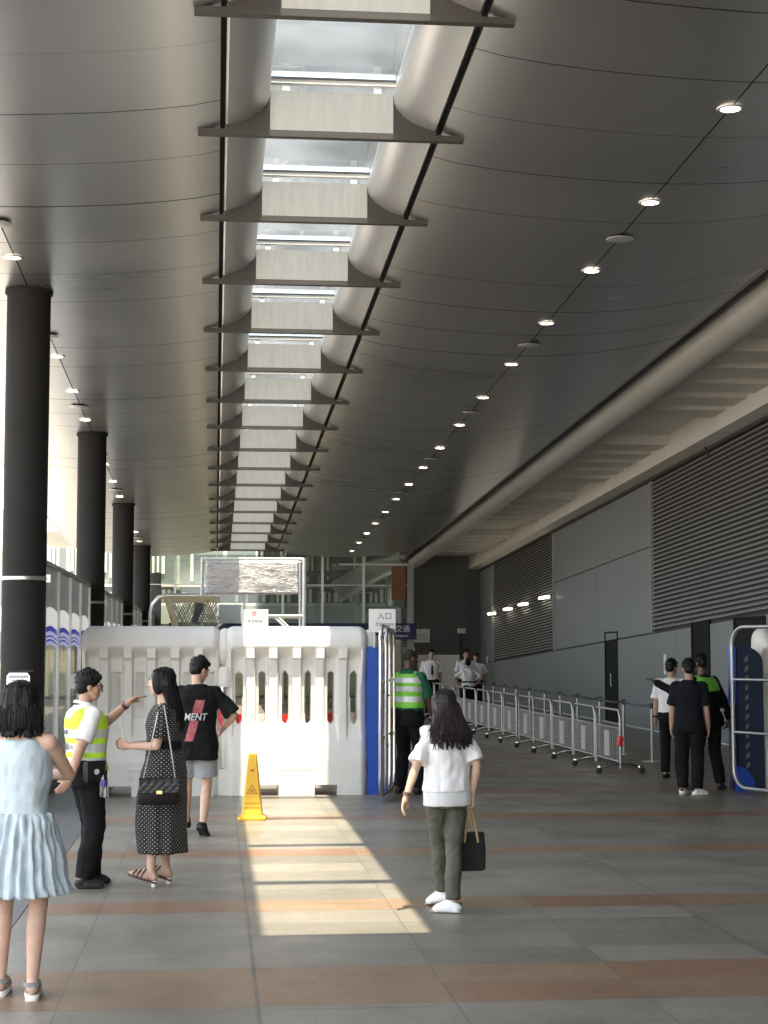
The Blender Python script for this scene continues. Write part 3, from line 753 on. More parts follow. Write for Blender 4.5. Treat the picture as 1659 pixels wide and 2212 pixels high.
# ---------------------------------------------------------------- belt posts
mat('belt',(.03,.03,.035),.7)
def make_post():
    t=thing('belt_post','x','queue post',(0,0,0),0,'belt posts lining the queue lane')
    m=MB(); m.lathe([(.028,.015),(.028,.86)],n=14); m.build('pole','galv',t,smooth=50)
    m=MB(); m.lathe([(.001,.86),(.035,.86),(.037,.93),(.03,.945),(.001,.945)],n=14); m.build('head','dark_steel',t,smooth=50)
    m=MB(); m.lathe([(.001,.0),(.165,.0),(.165,.012),(.03,.022)],n=24); m.build('base','aluminium',t,smooth=40)
    return t
bp=make_post(); py=[26.8,28.75,30.6,32.6,34.3,36.0,37.8,39.6,41.3,43.0,44.7]
for i,y in enumerate(py):
    x=7.13+.006*(y-26.8); lab=(['nearest']+ORD[1:])[i]+' grey belt post '+('at the near end of the row' if i==0 else 'from the near end of the row by the wall')
    o=bp if i==0 else dup(bp,(x,y,0)); o.location=(x,y,0); o['label']=lab
    if i<len(py)-1:
        b_=MB(); n=8; d=py[i+1]-y
        for q in range(n):
            t0,t1=q/n,(q+1)/n; s0=-.10*(1-(2*t0-1)**2)*.35; s1=-.10*(1-(2*t1-1)**2)*.35
            b_.mat(1 if q%2 and 0 else 0).add([(0,.03+(d-.06)*t0,.895+s0),(0,.03+(d-.06)*t1,.895+s1),(0,.03+(d-.06)*t1,.935+s1),(0,.03+(d-.06)*t0,.935+s0),(.003,.03+(d-.06)*t0,.895+s0),(.003,.03+(d-.06)*t1,.895+s1),(.003,.03+(d-.06)*t1,.935+s1),(.003,.03+(d-.06)*t0,.935+s0)],[(0,1,2,3),(7,6,5,4),(0,4,5,1),(3,2,6,7)])
        for q in range(9):
            yy=.15+(d-.3)*q/8; s0=-.10*(1-(2*(yy/d)-1)**2)*.35
            b_.mat(1).box(-.004,-.001,yy-.035,yy+.02,.902+s0,.928+s0)
        b_.build('belt',['belt','ink_grey'],o)
# ---------------------------------------------------------------- wet floor cone
cn=thing('warning_cone','tall yellow square caution cone standing in front of the sunlit barrier','cone',(.41,18.25,0),R(-5))
def sq(h,z,c): 
    return [(-h+c,-h,z),(h-c,-h,z),(h,-h+c,z),(h,h-c,z),(h-c,h,z),(-h+c,h,z),(-h,h-c,z),(-h,-h+c,z)]
m=MB(); m.loft([sq(.113,.035,.012),sq(.108,.05,.012),sq(.045,.70,.008),sq(.040,.708,.008)]); m.build('body','yellow',cn)
m=MB(); m.loft([sq(.150,.0,.03),sq(.155,.012,.03),sq(.152,.03,.03),sq(.125,.045,.02),sq(.112,.047,.015)]); m.build('base','yellow',cn,smooth=40)
tl=math.atan2(.063,.65)
def oncone(z): return -(.1085-(z-.05)*.063/.65)-.0015
rot=(R(90)-tl,0,0)
lettering(cn,'CAUTION',.038,(0,oncone(.175),.175),rot,'yellow_dark',bold=.0006,sx=.9); lettering(cn,'WET FLOOR',.036,(0,oncone(.13),.13),rot,'yellow_dark',bold=.0006,sx=.88)
m=MB()
def tri(r,zc): return [(r*math.cos(R(a)),zc+r*math.sin(R(a))) for a in (90,210,330)]
T0=tri(.068,.0);T1=tri(.056,.0)
for i in range(3):
    j=(i+1)%3; m.prism([T0[i],T0[j],T1[j],T1[i]],'y',-.002,0)
m.prism([(-.02,-.012),(-.008,-.022),(.022,.004),(.014,.012)],'y',-.002,0); m.prism([(-.004,.004),(.0,.012),(-.018,.022),(-.022,.016)],'y',-.002,0); m.prism([(.012,-.018),(.03,-.022),(.03,-.016),(.014,-.012)],'y',-.002,0)
o=m.build('warning_symbol','yellow_dark',cn); o.location=(0,oncone(.315),.315); o.rotation_euler=(-tl,0,0)
m=MB(); m.box(-.018,.018,-.002,0,-.012,.012); o=m.build('maker_mark','yellow_dark',cn); o.location=(0,oncone(.53),.53); o.rotation_euler=(-tl,0,0)
# ---------------------------------------------------------------- notices
def notice(name,label,x0,x1,z0,z1,y,legs=0):
    t=thing(name,label,'notice',((x0+x1)/2,y,z0))
    w=(x1-x0)/2
    m=MB(); m.box(-w,w,0,.008,0,z1-z0); m.build('sheet','paper',t)
    if legs:
        m=MB()
        for sx in (-.6,.6): m.box(sx*w-.01,sx*w+.01,.010,.018,-legs,z1-z0-.03)
        m.build('strut','aluminium',t)
    return t
n1=notice('notice_board','white notice with a red round emblem above the sunlit barrier',.325,.665,2.09,2.345,21.3,.1)
m=MB(); 
ring=[(.030*math.cos(R(a)),.030*math.sin(R(a))) for a in range(0,360,20)]; ri=[(x*.72,z*.72) for x,z in ring]
for i in range(len(ring)):
    j=(i+1)%len(ring); m.prism([ring[i],ring[j],ri[j],ri[i]],'y',-.001,0)
m.prism([(-.003,-.02),(.003,-.02),(.003,.02),(-.003,.02)],'y',-.001,0); m.prism([(-.018,.003),(.018,.003),(.018,.008),(-.018,.008)],'y',-.001,0)
o=m.build('emblem','ink_red',n1); o.location=(-.01,-.001,.20)
lettering(n1,'高速鐵路',.048,(0,-.001,.10),m='ink_grey')
lettering(n1,'High Speed Rail',.024,(0,-.001,.05),m='ink_grey')
n2=notice('entrance_sign','white sign reading entrance in Chinese and English beside the steel gate','x' and 1.93,2.27,2.05,2.345,20.98,.2)
lettering(n2,'入口',.095,(.03,-.001,.20),m='ink'); lettering(n2,'Entrance',.065,(.03,-.001,.105),m='ink')
n3=notice('wall_notice','large white notice with small print high on the dark end wall',6.86,7.52,2.05,2.52,58.28)
for i,(s,z) in enumerate(((.10,.40),)): lettering(n3,'◢',s,(-.02,-.001,z),m='ink')
m=MB()
random.seed(5)
for r_ in range(5):
    x=-.27
    while x<.25:
        l=random.uniform(.03,.09); m.box(x,min(x+l,.28),-.001,0,.30-.055*r_,.318-.055*r_); x+=l+.02
m.build('small_print','ink_grey',n3)
n4=notice('wall_notice','smaller white notice on the end wall just behind the green vested guard',6.56,6.98,1.55,1.88,58.28)
m=MB()
for r_ in range(4):
    x=-.16
    while x<.14:
        l=random.uniform(.03,.08); m.box(x,min(x+l,.17),-.001,0,.25-.06*r_,.27-.06*r_); x+=l+.02
m.build('small_print','ink_grey',n4)
n5=thing('notice_board','tall plain white board standing on the floor behind the far officer','board',(7.6,56.5,0))
m=MB(); m.box(-.72,.72,0,.03,.12,1.62); m.build('sheet','paper',n5)
m=MB(); m.box(-.6,-.55,.03,.07,0,1.6); m.box(.55,.6,.03,.07,0,1.6); m.build('strut','aluminium',n5)
n6=thing('column_notice','white notice with cut corners fixed on the nearest column','notice',(-2.19,19.03,0))
m=MB(); m.prism([(-.145,1.25),(.115,1.25),(.115,1.535),(.085,1.575),(-.115,1.575),(-.145,1.535)],'y',-.012,0); m.build('sheet','paper',n6)
m=MB(); m.box(-.17,.145,-.004,.03,1.585,1.60); m.build('clip','dark_steel',n6)
random.seed(11)
m=MB(); x=-.115
while x<.08:
    l=random.uniform(.008,.022); m.box(x,x+l,-.0135,-.0125,1.515+random.uniform(0,.006),1.54); x+=l+.006
x=-.08
while x<.045:
    l=random.uniform(.006,.016); m.box(x,x+l,-.0135,-.0125,1.478,1.494+random.uniform(0,.006)); x+=l+.004
m.build('small_print','ink_grey',n6)
n7=notice('door_notice','narrow white strip notice on the dark door frame left of the guard',5.55,5.72,1.0,1.72,53.2)
n8=notice('wall_notice','small pale paper strip taped on the grey wall by the doors',-.09,.09,1.30,1.72,0)
n8.location=(XW-.012,34.0,1.30); n8.rotation_euler=(0,0,R(-90))
n9=notice('wall_notice','tiny white plate on the far grey cladding before the corner',-.06,.06,1.35,1.62,0)
n9.location=(XW-.012,56.9,1.30); n9.rotation_euler=(0,0,R(-90))
n10=notice('barrier_notice','blank white plate at the left edge of the closed barrier, behind the pointing guard',-1.80,-1.66,1.35,1.53,20.95)
# ---------------------------------------------------------------- scaffold with silver banner
sf=thing('scaffold_frame','pale tube scaffold frame standing behind the barriers','scaffold',(.62,28.0,0))
m=MB()
for yy in (0,1.2):
    for x,r_ in ((-.86,.022),(.86,.035)): m.tube([(x,yy,0),(x,yy,3.37)],r_,n=10)
m.build('post','white_paint',sf,smooth=50)
m=MB()
for yy in (0,1.2):
    m.tube([(-.86,yy,3.35),(.86,yy,3.35)],.024,n=8); m.tube([(-.86,yy,2.39),(.86,yy,2.39)],.024,n=8); m.tube([(-.86,yy,.5),(.86,yy,.5)],.024,n=8)
    m.tube([(.4,yy,2.39),(.86,yy,1.95)],.02,n=8); m.tube([(-.4,yy,2.39),(-.86,yy,1.95)],.02,n=8)
for x in (-.86,.86): m.tube([(x,0,2.39),(x,1.2,2.39)],.02,n=8); m.tube([(x,0,3.35),(x,1.2,3.35)],.02,n=8)
m.build('brace','white_paint',sf,smooth=50)
bn=MB(); nx,nz=40,12
for i in range(nx+1):
    for k in range(nz+1):
        x=-.80+1.57*i/nx; z=2.75+.57*k/nz
        bn.v.append((x,-.04+.012*noise.noise(Vector((x*3,0,z*9)))+.008*noise.noise(Vector((x*11,3,z*14))),z))
for i in range(nx):
    for k in range(nz):
        a=i*(nz+1)+k; bn.f.append((a,a+nz+1,a+nz+2,a+1)); bn.m.append(0)
o=bn.build('banner','banner',smooth=60); o.location=(.62,28.0,0); tag(o,'crinkled silver banner hung across the top of the scaffold frame','banner')
sm_=o.modifiers.new('s','SOLIDIFY'); sm_.thickness=.01
# red and white plank barrier seen through the slots
mat('plank_red',(.62,.035,.03),.5); mat('plank_white',(.72,.71,.68),.5)
for i,(x,y) in enumerate(((.55,24.2),(2.3,24.6))):
    t=thing('plank_barrier',['red and white plank barrier seen through the slots behind the cone','red and white plank barrier behind the open steel gate leaf'][i],'barrier',(x,y,0))
    for j in range(6):
        m=MB(); m.box(-.75+.25*j,-.502+.25*j,-.02,.02,.70,.90); m.build('plank','plank_red' if j%2==0 else 'plank_white',t)
    for sx in (-.6,.6):
        m=MB(); m.box(sx-.03,sx+.03,.022,.06,.0,.95); m.box(sx-.03,sx+.03,-.28,.28,.0,.04); m.build('leg','galv',t)
# ---------------------------------------------------------------- bent pipe, net, cctv
pf=thing('pipe_frame','bent grey steel pipe frame rising behind the left barrier','pipe frame',(-.8,24.0,0))
m=MB(); m.tube([(-.13,0,0),(-.13,0,2.35),(-.10,0,2.47),(-.02,0,2.57),(.10,0,2.60),(.55,0,2.60)],.034,n=12); m.build('pipe','galv',pf,smooth=50)
m=MB(); m.tube([(.50,.06,2.60),(.50,.06,0)],.022,n=10); m.build('upright','galv',pf,smooth=50)
m=MB(); m.tube([(-.34,.1,0),(-.34,.1,2.18)],.07,n=14); m.box(-.40,-.2,.0,.2,2.0,2.16); m.build('stub_post','aluminium',pf,smooth=40)
nt_=thing('cargo_net','olive net with a tan canvas edge hanging from the bent pipe frame','net',(-.45,23.93,1.6))
m=MB()
random.seed(9)
for k in range(24):
    for sgn in (-1,1):
        pts=[]
        for q in range(9):
            t=q/8; x=-.22+.034*k+sgn*(.5*t-.25); 
            if -.26+.12*t<x<.50-.05*t: pts.append((x+random.uniform(-.008,.008),.03*math.sin(x*14+t*5),.95-1.05*t))
        if len(pts)>1: m.tube(pts,.009,n=4,caps=False)
m.build('mesh_net','net',nt_)
m=MB(); m.loft([[(-.30+.33*t,-.02,.98-1.1*t),(-.20+.33*t,-.04,.98-1.1*t),(-.20+.33*t,-.02,.98-1.1*t),(-.30+.33*t,.0,.98-1.1*t)] for t in [q/6 for q in range(7)]]); m.loft([[(x,-.02,.99),(x,-.04,.99),(x,-.03,.90),(x,.0,.90)] for x in (-.3,-.05,.2,.5)]); m.build('canvas_edge','canvas_tan',nt_)
m=MB(); m.prism([(.10,.62),(.19,.60),(.28,.88),(.17,.90)],'y',-.06,-.03); m.build('black_pouch','dark_steel',nt_)
cc=thing('security_camera','white security camera on a dark pole with a grey box behind the barriers','camera',(.22,25.0,0))
m=MB(); m.tube([(0,0,0),(0,0,2.3)],.05,n=10); m.build('pole','dark_steel',cc,smooth=40)
m=MB(); m.box(-.18,.18,-.1,.1,2.22,2.50); m.build('box','grey_band',cc)
m=MB(); m.prism([(.16,2.36),(.42,2.30),(.44,2.36),(.20,2.43)],'y',-.13,-.05); m.build('camera_body','white_paint',cc); m=MB(); m.prism([(.36,2.23),(.45,2.24),(.445,2.30),(.34,2.31)],'y',-.13,-.05); m.build('camera_hood','dark_steel',cc)
c2=thing('security_camera','small white camera box fixed high on the dark end wall','camera',(8.62,58.1,2.42))
m=MB(); m.box(-.12,.12,-.25,.1,-.05,.12); m.build('camera_body','white_paint',c2); m=MB(); m.box(-.02,.02,.05,.19,-.9,.0); m.build('cable','dark_steel',c2)
# ================================================================ people
mat('skin_light',(.56,.36,.265),.58,var=.09,vscale=22,spec=.25,bump=.06,bscale=160)
mat('skin_tan',(.47,.285,.20),.58,var=.09,vscale=22,spec=.25,bump=.06,bscale=160)
mat('skin_dark',(.10,.050,.032),.45,var=.1,vscale=14,spec=.5)
mat('lip',(.40,.16,.13),.5); mat('brow',(.02,.015,.012),.7); mat('eye_white',(.7,.68,.65),.25); mat('iris',(.02,.012,.01),.15)
mat('hair_black',(.0045,.0042,.0042),.5,var=.5,vscale=60,stretch=(1,1,.08),bump=.5,bscale=90,spec=.22)
mat('hair_brown',(.014,.008,.007),.48,var=.5,vscale=60,stretch=(1,1,.08),bump=.5,bscale=90,spec=.3)
mat('cloth_blue',(.46,.53,.565),.85,var=.07,vscale=5,bump=.4,bscale=17)
mat('cloth_white',(.80,.79,.78),.85,var=.03,vscale=6,bump=.35,bscale=16)
mat('cloth_sheer',(.66,.66,.66),.8,var=.05,vscale=6)
mat('cloth_black',(.009,.009,.0095),.9,var=.3,vscale=7,bump=.15,bscale=200,spec=.15)
mat('cloth_navy',(.009,.010,.014),.9,var=.3,vscale=7,bump=.15,bscale=200,spec=.15)
mat('cloth_olive',(.07,.073,.052),.8,var=.14,vscale=8,bump=.4,bscale=20)
mat('cloth_grey',(.30,.305,.32),.8,var=.08,vscale=10,bump=.4,bscale=24)
mat('cloth_green',(.008,.085,.045),.85,var=.12,vscale=6,bump=.4,bscale=20)
mat('hivis_yellow',(.50,.80,.035),.7,var=.06,vscale=7,bump=.4,bscale=20)
mat('hivis_green',(.20,.56,.05),.7,var=.07,vscale=7,bump=.4,bscale=20)
mat('reflective',(.58,.60,.60),.4,.2,var=.08,vscale=14)
mat('leather_black',(.010,.009,.009),.5,bump=.2,bscale=60,spec=.25)
mat('leather_brown',(.07,.03,.018),.45)
mat('canvas_black',(.010,.010,.011),.9,bump=.2,bscale=160)
mat('strap_tan',(.52,.36,.18),.6)
mat('sole_white',(.78,.76,.70),.6); mat('strap_grey',(.27,.265,.25),.75)
mat('gold',(.75,.55,.25),.25,1.); mat('clear_heel',(.75,.72,.62),.1)
mat('print_red',(.26,.035,.045),.85,col2=(.42,.14,.15),vscale=34); mat('print_white',(.82,.82,.82),.8)
glassmat('bottle_clear',(.85,.88,.90),.05,1.45,.08); mat('bottle_purple',(.10,.05,.22),.4)
def dots_mat():
    m,nt,N,L,b=_m('cloth_dots'); b.inputs['Roughness'].default_value=.85
    uv=N.new('ShaderNodeAttribute'); uv.attribute_name='dotuv'
    mp=N.new('ShaderNodeMapping'); mp.inputs['Rotation'].default_value=(0,0,R(45)); mp.inputs['Scale'].default_value=(44,44,1); L.new(uv.outputs['Vector'],mp.inputs['Vector'])
    fr=N.new('ShaderNodeVectorMath'); fr.operation='FRACTION'; L.new(mp.outputs[0],fr.inputs[0])
    sb=N.new('ShaderNodeVectorMath'); sb.operation='DISTANCE'; sb.inputs[1].default_value=(.5,.5,0); L.new(fr.outputs[0],sb.inputs[0])
    lt=N.new('ShaderNodeMath'); lt.operation='LESS_THAN'; lt.inputs[1].default_value=.155; L.new(sb.outputs['Value'],lt.inputs[0])
    mx=N.new('ShaderNodeMix'); mx.data_type='RGBA'; mx.inputs[6].default_value=(.010,.010,.012,1); mx.inputs[7].default_value=(.46,.43,.36,1)
    L.new(lt.outputs[0],mx.inputs[0]); L.new(mx.outputs[2],b.inputs['Base Color'])
dots_mat()
def solid(mb,mats,voxel,smooth=3,wr=0.,wfreq=(9,9,5),paint=None,seed=0.,name='x',strand=0.):
    """one continuous surface out of overlapping closed shapes"""
    if not isinstance(mats,(list,tuple)): mats=[mats]
    me=bpy.data.meshes.new('tmp'); me.from_pydata(mb.v,[],mb.f)
    bm=bmesh.new(); bm.from_mesh(me); bmesh.ops.recalc_face_normals(bm,faces=bm.faces); bm.to_mesh(me); bm.free()
    t=bpy.data.objects.new('tmp',me); COL.objects.link(t)
    r=t.modifiers.new('r','REMESH'); r.mode='VOXEL'; r.voxel_size=voxel
    if smooth: q=t.modifiers.new('s','SMOOTH'); q.factor=.5; q.iterations=smooth
    dg=bpy.context.evaluated_depsgraph_get()
    out=bpy.data.meshes.new_from_object(t.evaluated_get(dg)); bpy.data.objects.remove(t); bpy.data.meshes.remove(me)
    out.name=name; out.materials.clear()
    for m in mats: out.materials.append(MATS[m])
    if wr or strand:
        nrm=[v.normal.copy() for v in out.vertices]
        for v,n in zip(out.vertices,nrm):
            c=v.co
            if wr:
                a=noise.noise(Vector((c.x*wfreq[0]+seed,c.y*wfreq[1],c.z*wfreq[2]+c.x*4)))
                b=noise.noise(Vector((c.x*wfreq[0]*2.3+9+seed,c.y*wfreq[1]*2.3,c.z*wfreq[2]*2.2-c.x*7)))
                rdg=1-2*abs(noise.noise(Vector((c.x*5+c.z*7+seed,c.y*5+c.z*3,c.z*6-c.x*5))))
                v.co=c+n*(wr*(a+.5*b+.55*rdg-.2))
            if strand:
                ang=math.atan2(c.y,c.x)
                s1=noise.noise(Vector((c.x*70+seed,c.y*70,c.z*5))); s2=noise.noise(Vector((c.x*28+seed,c.y*28+4,c.z*3)))
                v.co=v.co+n*strand*(s1*.6+s2)
    out.polygons.foreach_set('use_smooth',[True]*len(out.polygons))
    if paint:
        idx=[paint(p.center) for p in out.polygons]; out.polygons.foreach_set('material_index',idx)
    out.update()
    return out
def put(name,me,parent,loc=None):
    o=bpy.data.objects.new(name,me); COL.objects.link(o); o.parent=parent
    if loc: o.location=loc
    return o
def ik(a,c,l1,l2,pole):
    a=Vector(a);c=Vector(c);d=c-a;L=d.length
    if L>(l1+l2)*.998: c=a+d*((l1+l2)*.998/L); d=c-a; L=d.length
    u=d/L; x=(l1*l1-l2*l2+L*L)/(2*L); h=math.sqrt(max(0,l1*l1-x*x))
    p=Vector(pole); p=p-u*p.dot(u); p.normalize()
    return a+u*x+p*h,c
class Body:
    def __init__(s,H,female=False,feet=None,wr=None,poles=None,lean=(0,0),head=(0,0,0),hands=None,twist=0,hip=(0,0),hipdrop=0.,bulk=1.,foot_yaw=(0,0),lift=(0,0),heel=(0,0)):
        """x right, y forward, z up.  index 0 = left, 1 = right"""
        k=s.k=H/1.72; s.H=H; s.female=female; s.bulk=bulk
        s.poles=poles or [(-.4,-1,0),(.4,-1,0)]
        feet=feet or [(-.10,0),(.10,0)]
        s.foot=[Vector((feet[i][0],feet[i][1],.075*k+lift[i])) for i in (0,1)]
        s.fy=foot_yaw; s.heel=heel
        s.pel=Vector((hip[0],hip[1],.915*k-hipdrop+min(lift)))
        s.hipj=[s.pel+Vector((sx*.088*k,0,-.035*k)) for sx in (-1,1)]
        s.knee=[]; s.ank=[]
        for i in (0,1):
            kn,an=ik(s.hipj[i],s.foot[i],.412*k,.405*k,((-.12,.12)[i],1,0)); s.knee.append(kn); s.ank.append(an)
        lx,ly=lean; s.lean=Vector((lx,ly,0)); tw=Matrix.Rotation(twist,3,'Z'); s.tw=tw
        s.neck=s.spine(1.455*k)
        sw=(.158 if female else .182)*k*bulk
        s.sh=[s.spine(1.385*k)+tw@Vector((sx*sw,-.005*k,0)) for sx in (-1,1)]
        s.headc=s.spine(1.53*k)+Vector((0,.025*k,.075*k)); 
        s.HM=Matrix.Rotation(head[0],3,'Z')@Matrix.Rotation(head[1],3,'X')@Matrix.Rotation(head[2],3,'Y')
        s.headc=s.neck+ (Matrix.Rotation(head[0]*.5,3,'Z')@Matrix.Rotation(head[1]*.6,3,'X'))@Vector((0,.018*k,.148*k))
        wr=wr or [(-.24*k,.02,.80*k),(.24*k,.02,.80*k)]
        s.elb=[];s.wri=[]
        for i in (0,1):
            e,w=ik(s.sh[i],wr[i],.285*k,.245*k,s.poles[i]); s.elb.append(e); s.wri.append(w)
        s.hands=hands or [{},{}]
    def spine(s,z):
        t=(z-s.pel.z)/(.56*s.k); t=max(-.3,t)
        return Vector((s.pel.x+s.lean.x*t,s.pel.y+s.lean.y*(t if t<0 else t**1.3),z))
    def ring(s,z,rx,ry,dy=0.,n=22,e=2.4):
        c=s.spine(z)+Vector((0,dy,0)); t=max(0,min(1,(z/s.k-.95)/.4))
        tw=Matrix.Identity(3).lerp(s.tw,t) if False else Matrix.Rotation(math.atan2(s.tw[1][0],s.tw[0][0])*t,3,'Z')
        P=[]
        for i in range(n):
            a=2*math.pi*i/n; ca,sa=math.cos(a),math.sin(a)
            x=rx*math.copysign(abs(ca)**(2/e),ca); y=ry*math.copysign(abs(sa)**(2/e),sa)
            P.append(c+tw@Vector((x,y,0)))
        return P
    def torso(s,o=0.,z0=.80,z1=1.47,mul=1.):
        k=s.k; f=s.female; b=s.bulk
        prof=[(.80,.150,.105,-.01),(.86,.168,.118,-.012),(.92,.172,.120,-.012),(1.0,.150 if f else .152,.106,-.004),(1.07,.128 if f else .147,.095 if f else .105,.0),(1.16,.136 if f else .156,.104 if f else .112,.004),(1.25,.150 if f else .168,.118 if f else .118,.008),(1.33,.150 if f else .170,.105 if f else .112,.0),(1.39,.125 if f else .145,.085 if f else .092,-.006),(1.43,.085,.065,-.008),(1.47,.055,.053,-.004)]
        R_=[]
        for z,rx,ry,dy in prof:
            if z<z0-.001 or z>z1+.001: continue
            R_.append(s.ring(z*k,(rx*b+o)*k*mul,(ry*b+o)*k*mul,dy*k))
        return R_
    # ------------------------------------------------ naked figure
    def body(s,voxel=.0085,skin='skin_light',name='person',toes=True):
        k=s.k; m=MB(); fem=s.female
        m.loft(s.torso(-.012))
        m.sweep(s.spine(1.42*k),.056*k,s.headc-s.HM@Vector((0,.022*k,.05*k)),.050*k)
        for i in (0,1):
            sx=(-1,1)[i]
            m.sweep(s.spine(1.36*k)+s.tw@Vector((sx*.06*k,0,.03*k)),.05*k,s.sh[i],.050*k)
            ra=.043*k if fem else .050*k
            m.sweep(s.sh[i],ra*1.06,s.elb[i].lerp(s.sh[i],.45),ra); m.sweep(s.elb[i].lerp(s.sh[i],.45),ra,s.elb[i],ra*.80)
            fm=s.elb[i].lerp(s.wri[i],.28); m.sweep(s.elb[i],ra*.78,fm,ra*.82); m.sweep(fm,ra*.82,s.wri[i],ra*.54)
            s.hand(m,i)
            th=.078*k if fem else .080*k
            m.sweep(s.hipj[i],th*1.05,s.knee[i],.053*k)
            cm=s.knee[i].lerp(s.ank[i],.30)+Vector((0,-.016*k,0)); m.sweep(s.knee[i],.050*k,cm,.053*k); m.sweep(cm,.053*k,s.ank[i],.033*k)
            s.footmesh(m,i,toes)
        s.head(m)
        return solid(m,[skin],voxel,2,name='body')
    def footmat(s,i): return Matrix.Rotation(s.fy[i],3,'Z')@Matrix.Rotation(-s.heel[i],3,'X')
    def footmesh(s,m,i,toes=True,o=0.,shoe=False):
        k=s.k; F=s.footmat(i); a=s.ank[i]
        P=lambda x,y,z:a+F@Vector((x*k,y*k,z*k))
        m.sweep(P(0,0,0),(.034+o)*k,P(0,-.035,-.035),(.034+o)*k); m.sweep(P(0,-.035,-.042),(.031+o)*k,P(0,.10,-.047),(.028+o)*k)
        m.sweep(P(0,0,-.005),(.033+o)*k,P(.0,.11,-.045),(.026+o)*k)
        for x in (-.022,.0,.024): m.sweep(P(x*.6,.02,-.047),(.026+o)*k,P(x,.125,-.052),(.021+o)*k)
        if toes and not shoe:
            for q,x in enumerate((-.034,-.017,0,.016,.033)):
                xx=x*(1 if i==1 else -1)
                m.sweep(P(x,.125,-.055),.013*k,P(x*1.05,.158-(.006*q if i==1 else .006*(4-q)),-.060),.011*k,n=8,h=3)
    def hand(s,m,i):
        k=s.k; hd=s.hands[i]; w=s.wri[i]; fa=(w-s.elb[i]).normalized()
        d=Vector(hd.get('dir',fa)).normalized(); d=(d*hd.get('follow',1.)+fa*.25).normalized()
        # palm normal: faces the body by default
        pn=Vector(hd.get('palm',((1,-1)[i],0,0))); pn=(pn-d*pn.dot(d)).normalized()
        side=d.cross(pn)                                    # across the knuckles
        thumb=side if side.dot(Vector(hd.get('thumb',(0,1,.2))))>0 else -side
        curl=hd.get('curl',.45); L=.172*k*(.93 if s.female else 1)
        m.sweep(w,.025*k,w+d*L*.18,.025*k)
        c=w+d*L*.30; Mx=Matrix((thumb,pn,d)).transposed()
        m.ell(c,(.040*k,.0165*k,.052*k),Mx,n=14,h=8)
        for q,(off,ln) in enumerate(((.030,.43),(.010,.48),(-.010,.45),(-.029,.35))):
            b=w+d*L*(.50-.02*abs(q-1))+thumb*off*k
            ang=curl*(.55+.1*q); p=b; r=.0098*k
            dd=d.copy()
            for seg,fr in enumerate((.46,.30,.24)):
                dd=(d*math.cos(ang)+pn*math.sin(ang)).normalized(); p2=p+dd*L*ln*fr
                m.sweep(p,r,p2,r*.92,n=8,h=3); p=p2; r*=.93; ang+=curl*.85
        b=w+d*L*.16+thumb*.026*k; t1=b+(d*.72+thumb*.55+pn*.25).normalized()*L*.24; t2=t1+(d*.9+thumb*.12+pn*.35).normalized()*L*.20
        m.sweep(b,.0135*k,t1,.0115*k,n=9,h=3); m.sweep(t1,.0113*k,t2,.0085*k,n=9,h=3)
        s.palm=getattr(s,'palm',{}); s.palm[i]=(w+d*L*.55+pn*.02*k,d,pn,thumb)
    def hp(s,x,y,z): return s.headc+s.HM@Vector((x*s.k,y*s.k,z*s.k))
    def head(s,m):
        k=s.k
        E=lambda x,y,z,a,b,c: m.ell(s.hp(x,y,z),(a*k,b*k,c*k),s.HM,n=18,h=11)
        E(0,-.008,.030,.073,.092,.082); E(0,.030,-.010,.063,.062,.080); E(0,.048,-.062,.047,.042,.040); E(0,.066,-.083,.022,.020,.018)
        m.sweep(s.hp(0,.088,.022),.010*k,s.hp(0,.108,-.016),.014*k,n=10); 
        for sx in (-1,1):
            m.ell(s.hp(sx*.075,-.006,-.004),(.010*k,.020*k,.032*k),s.HM,n=10,h=7)
            E(sx*.036,.058,-.022,.024,.022,.024)
            m.ell(s.hp(sx*.011,.103,-.018),(.009*k,.009*k,.008*k),s.HM,n=8,h=5)
            m.sweep(s.hp(sx*.010,.086,.036),.010*k,s.hp(sx*.050,.070,.034),.009*k,n=8)
        m.ell(s.hp(0,.088,-.046),(.021*k,.010*k,.0065*k),s.HM,n=12,h=6); m.ell(s.hp(0,.086,-.058),(.018*k,.010*k,.0075*k),s.HM,n=12,h=6)
    def face(s,parent,brow=True):
        k=s.k
        for sx in (-1,1):
            e=MB(); e.mat(0).ell(s.hp(sx*.031,.076,.013),(.0125*k,.010*k,.0075*k),s.HM,n=12,h=7); e.mat(1).ell(s.hp(sx*.031,.0845,.013),(.0055*k,.0030*k,.0060*k),s.HM,n=10,h=6)
            put('eye',e.mesh('eye',['eye_white','iris'],smooth=60),parent)
        for sx in (-1,1):
            b=MB(); b.tube([s.hp(sx*.014,.0945,.036),s.hp(sx*.033,.0905,.042),s.hp(sx*.052,.076,.036)],[.0035*k,.0042*k,.002*k],n=6); put('brow',b.mesh('brow','brow'),parent)
        b=MB(); b.ell(s.hp(0,.0955,-.0465),(.020*k,.0045*k,.0045*k),s.HM,n=12,h=6); b.ell(s.hp(0,.0940,-.0565),(.017*k,.0045*k,.005*k),s.HM,n=12,h=6); put('lips',b.mesh('lips','lip',smooth=60),parent)
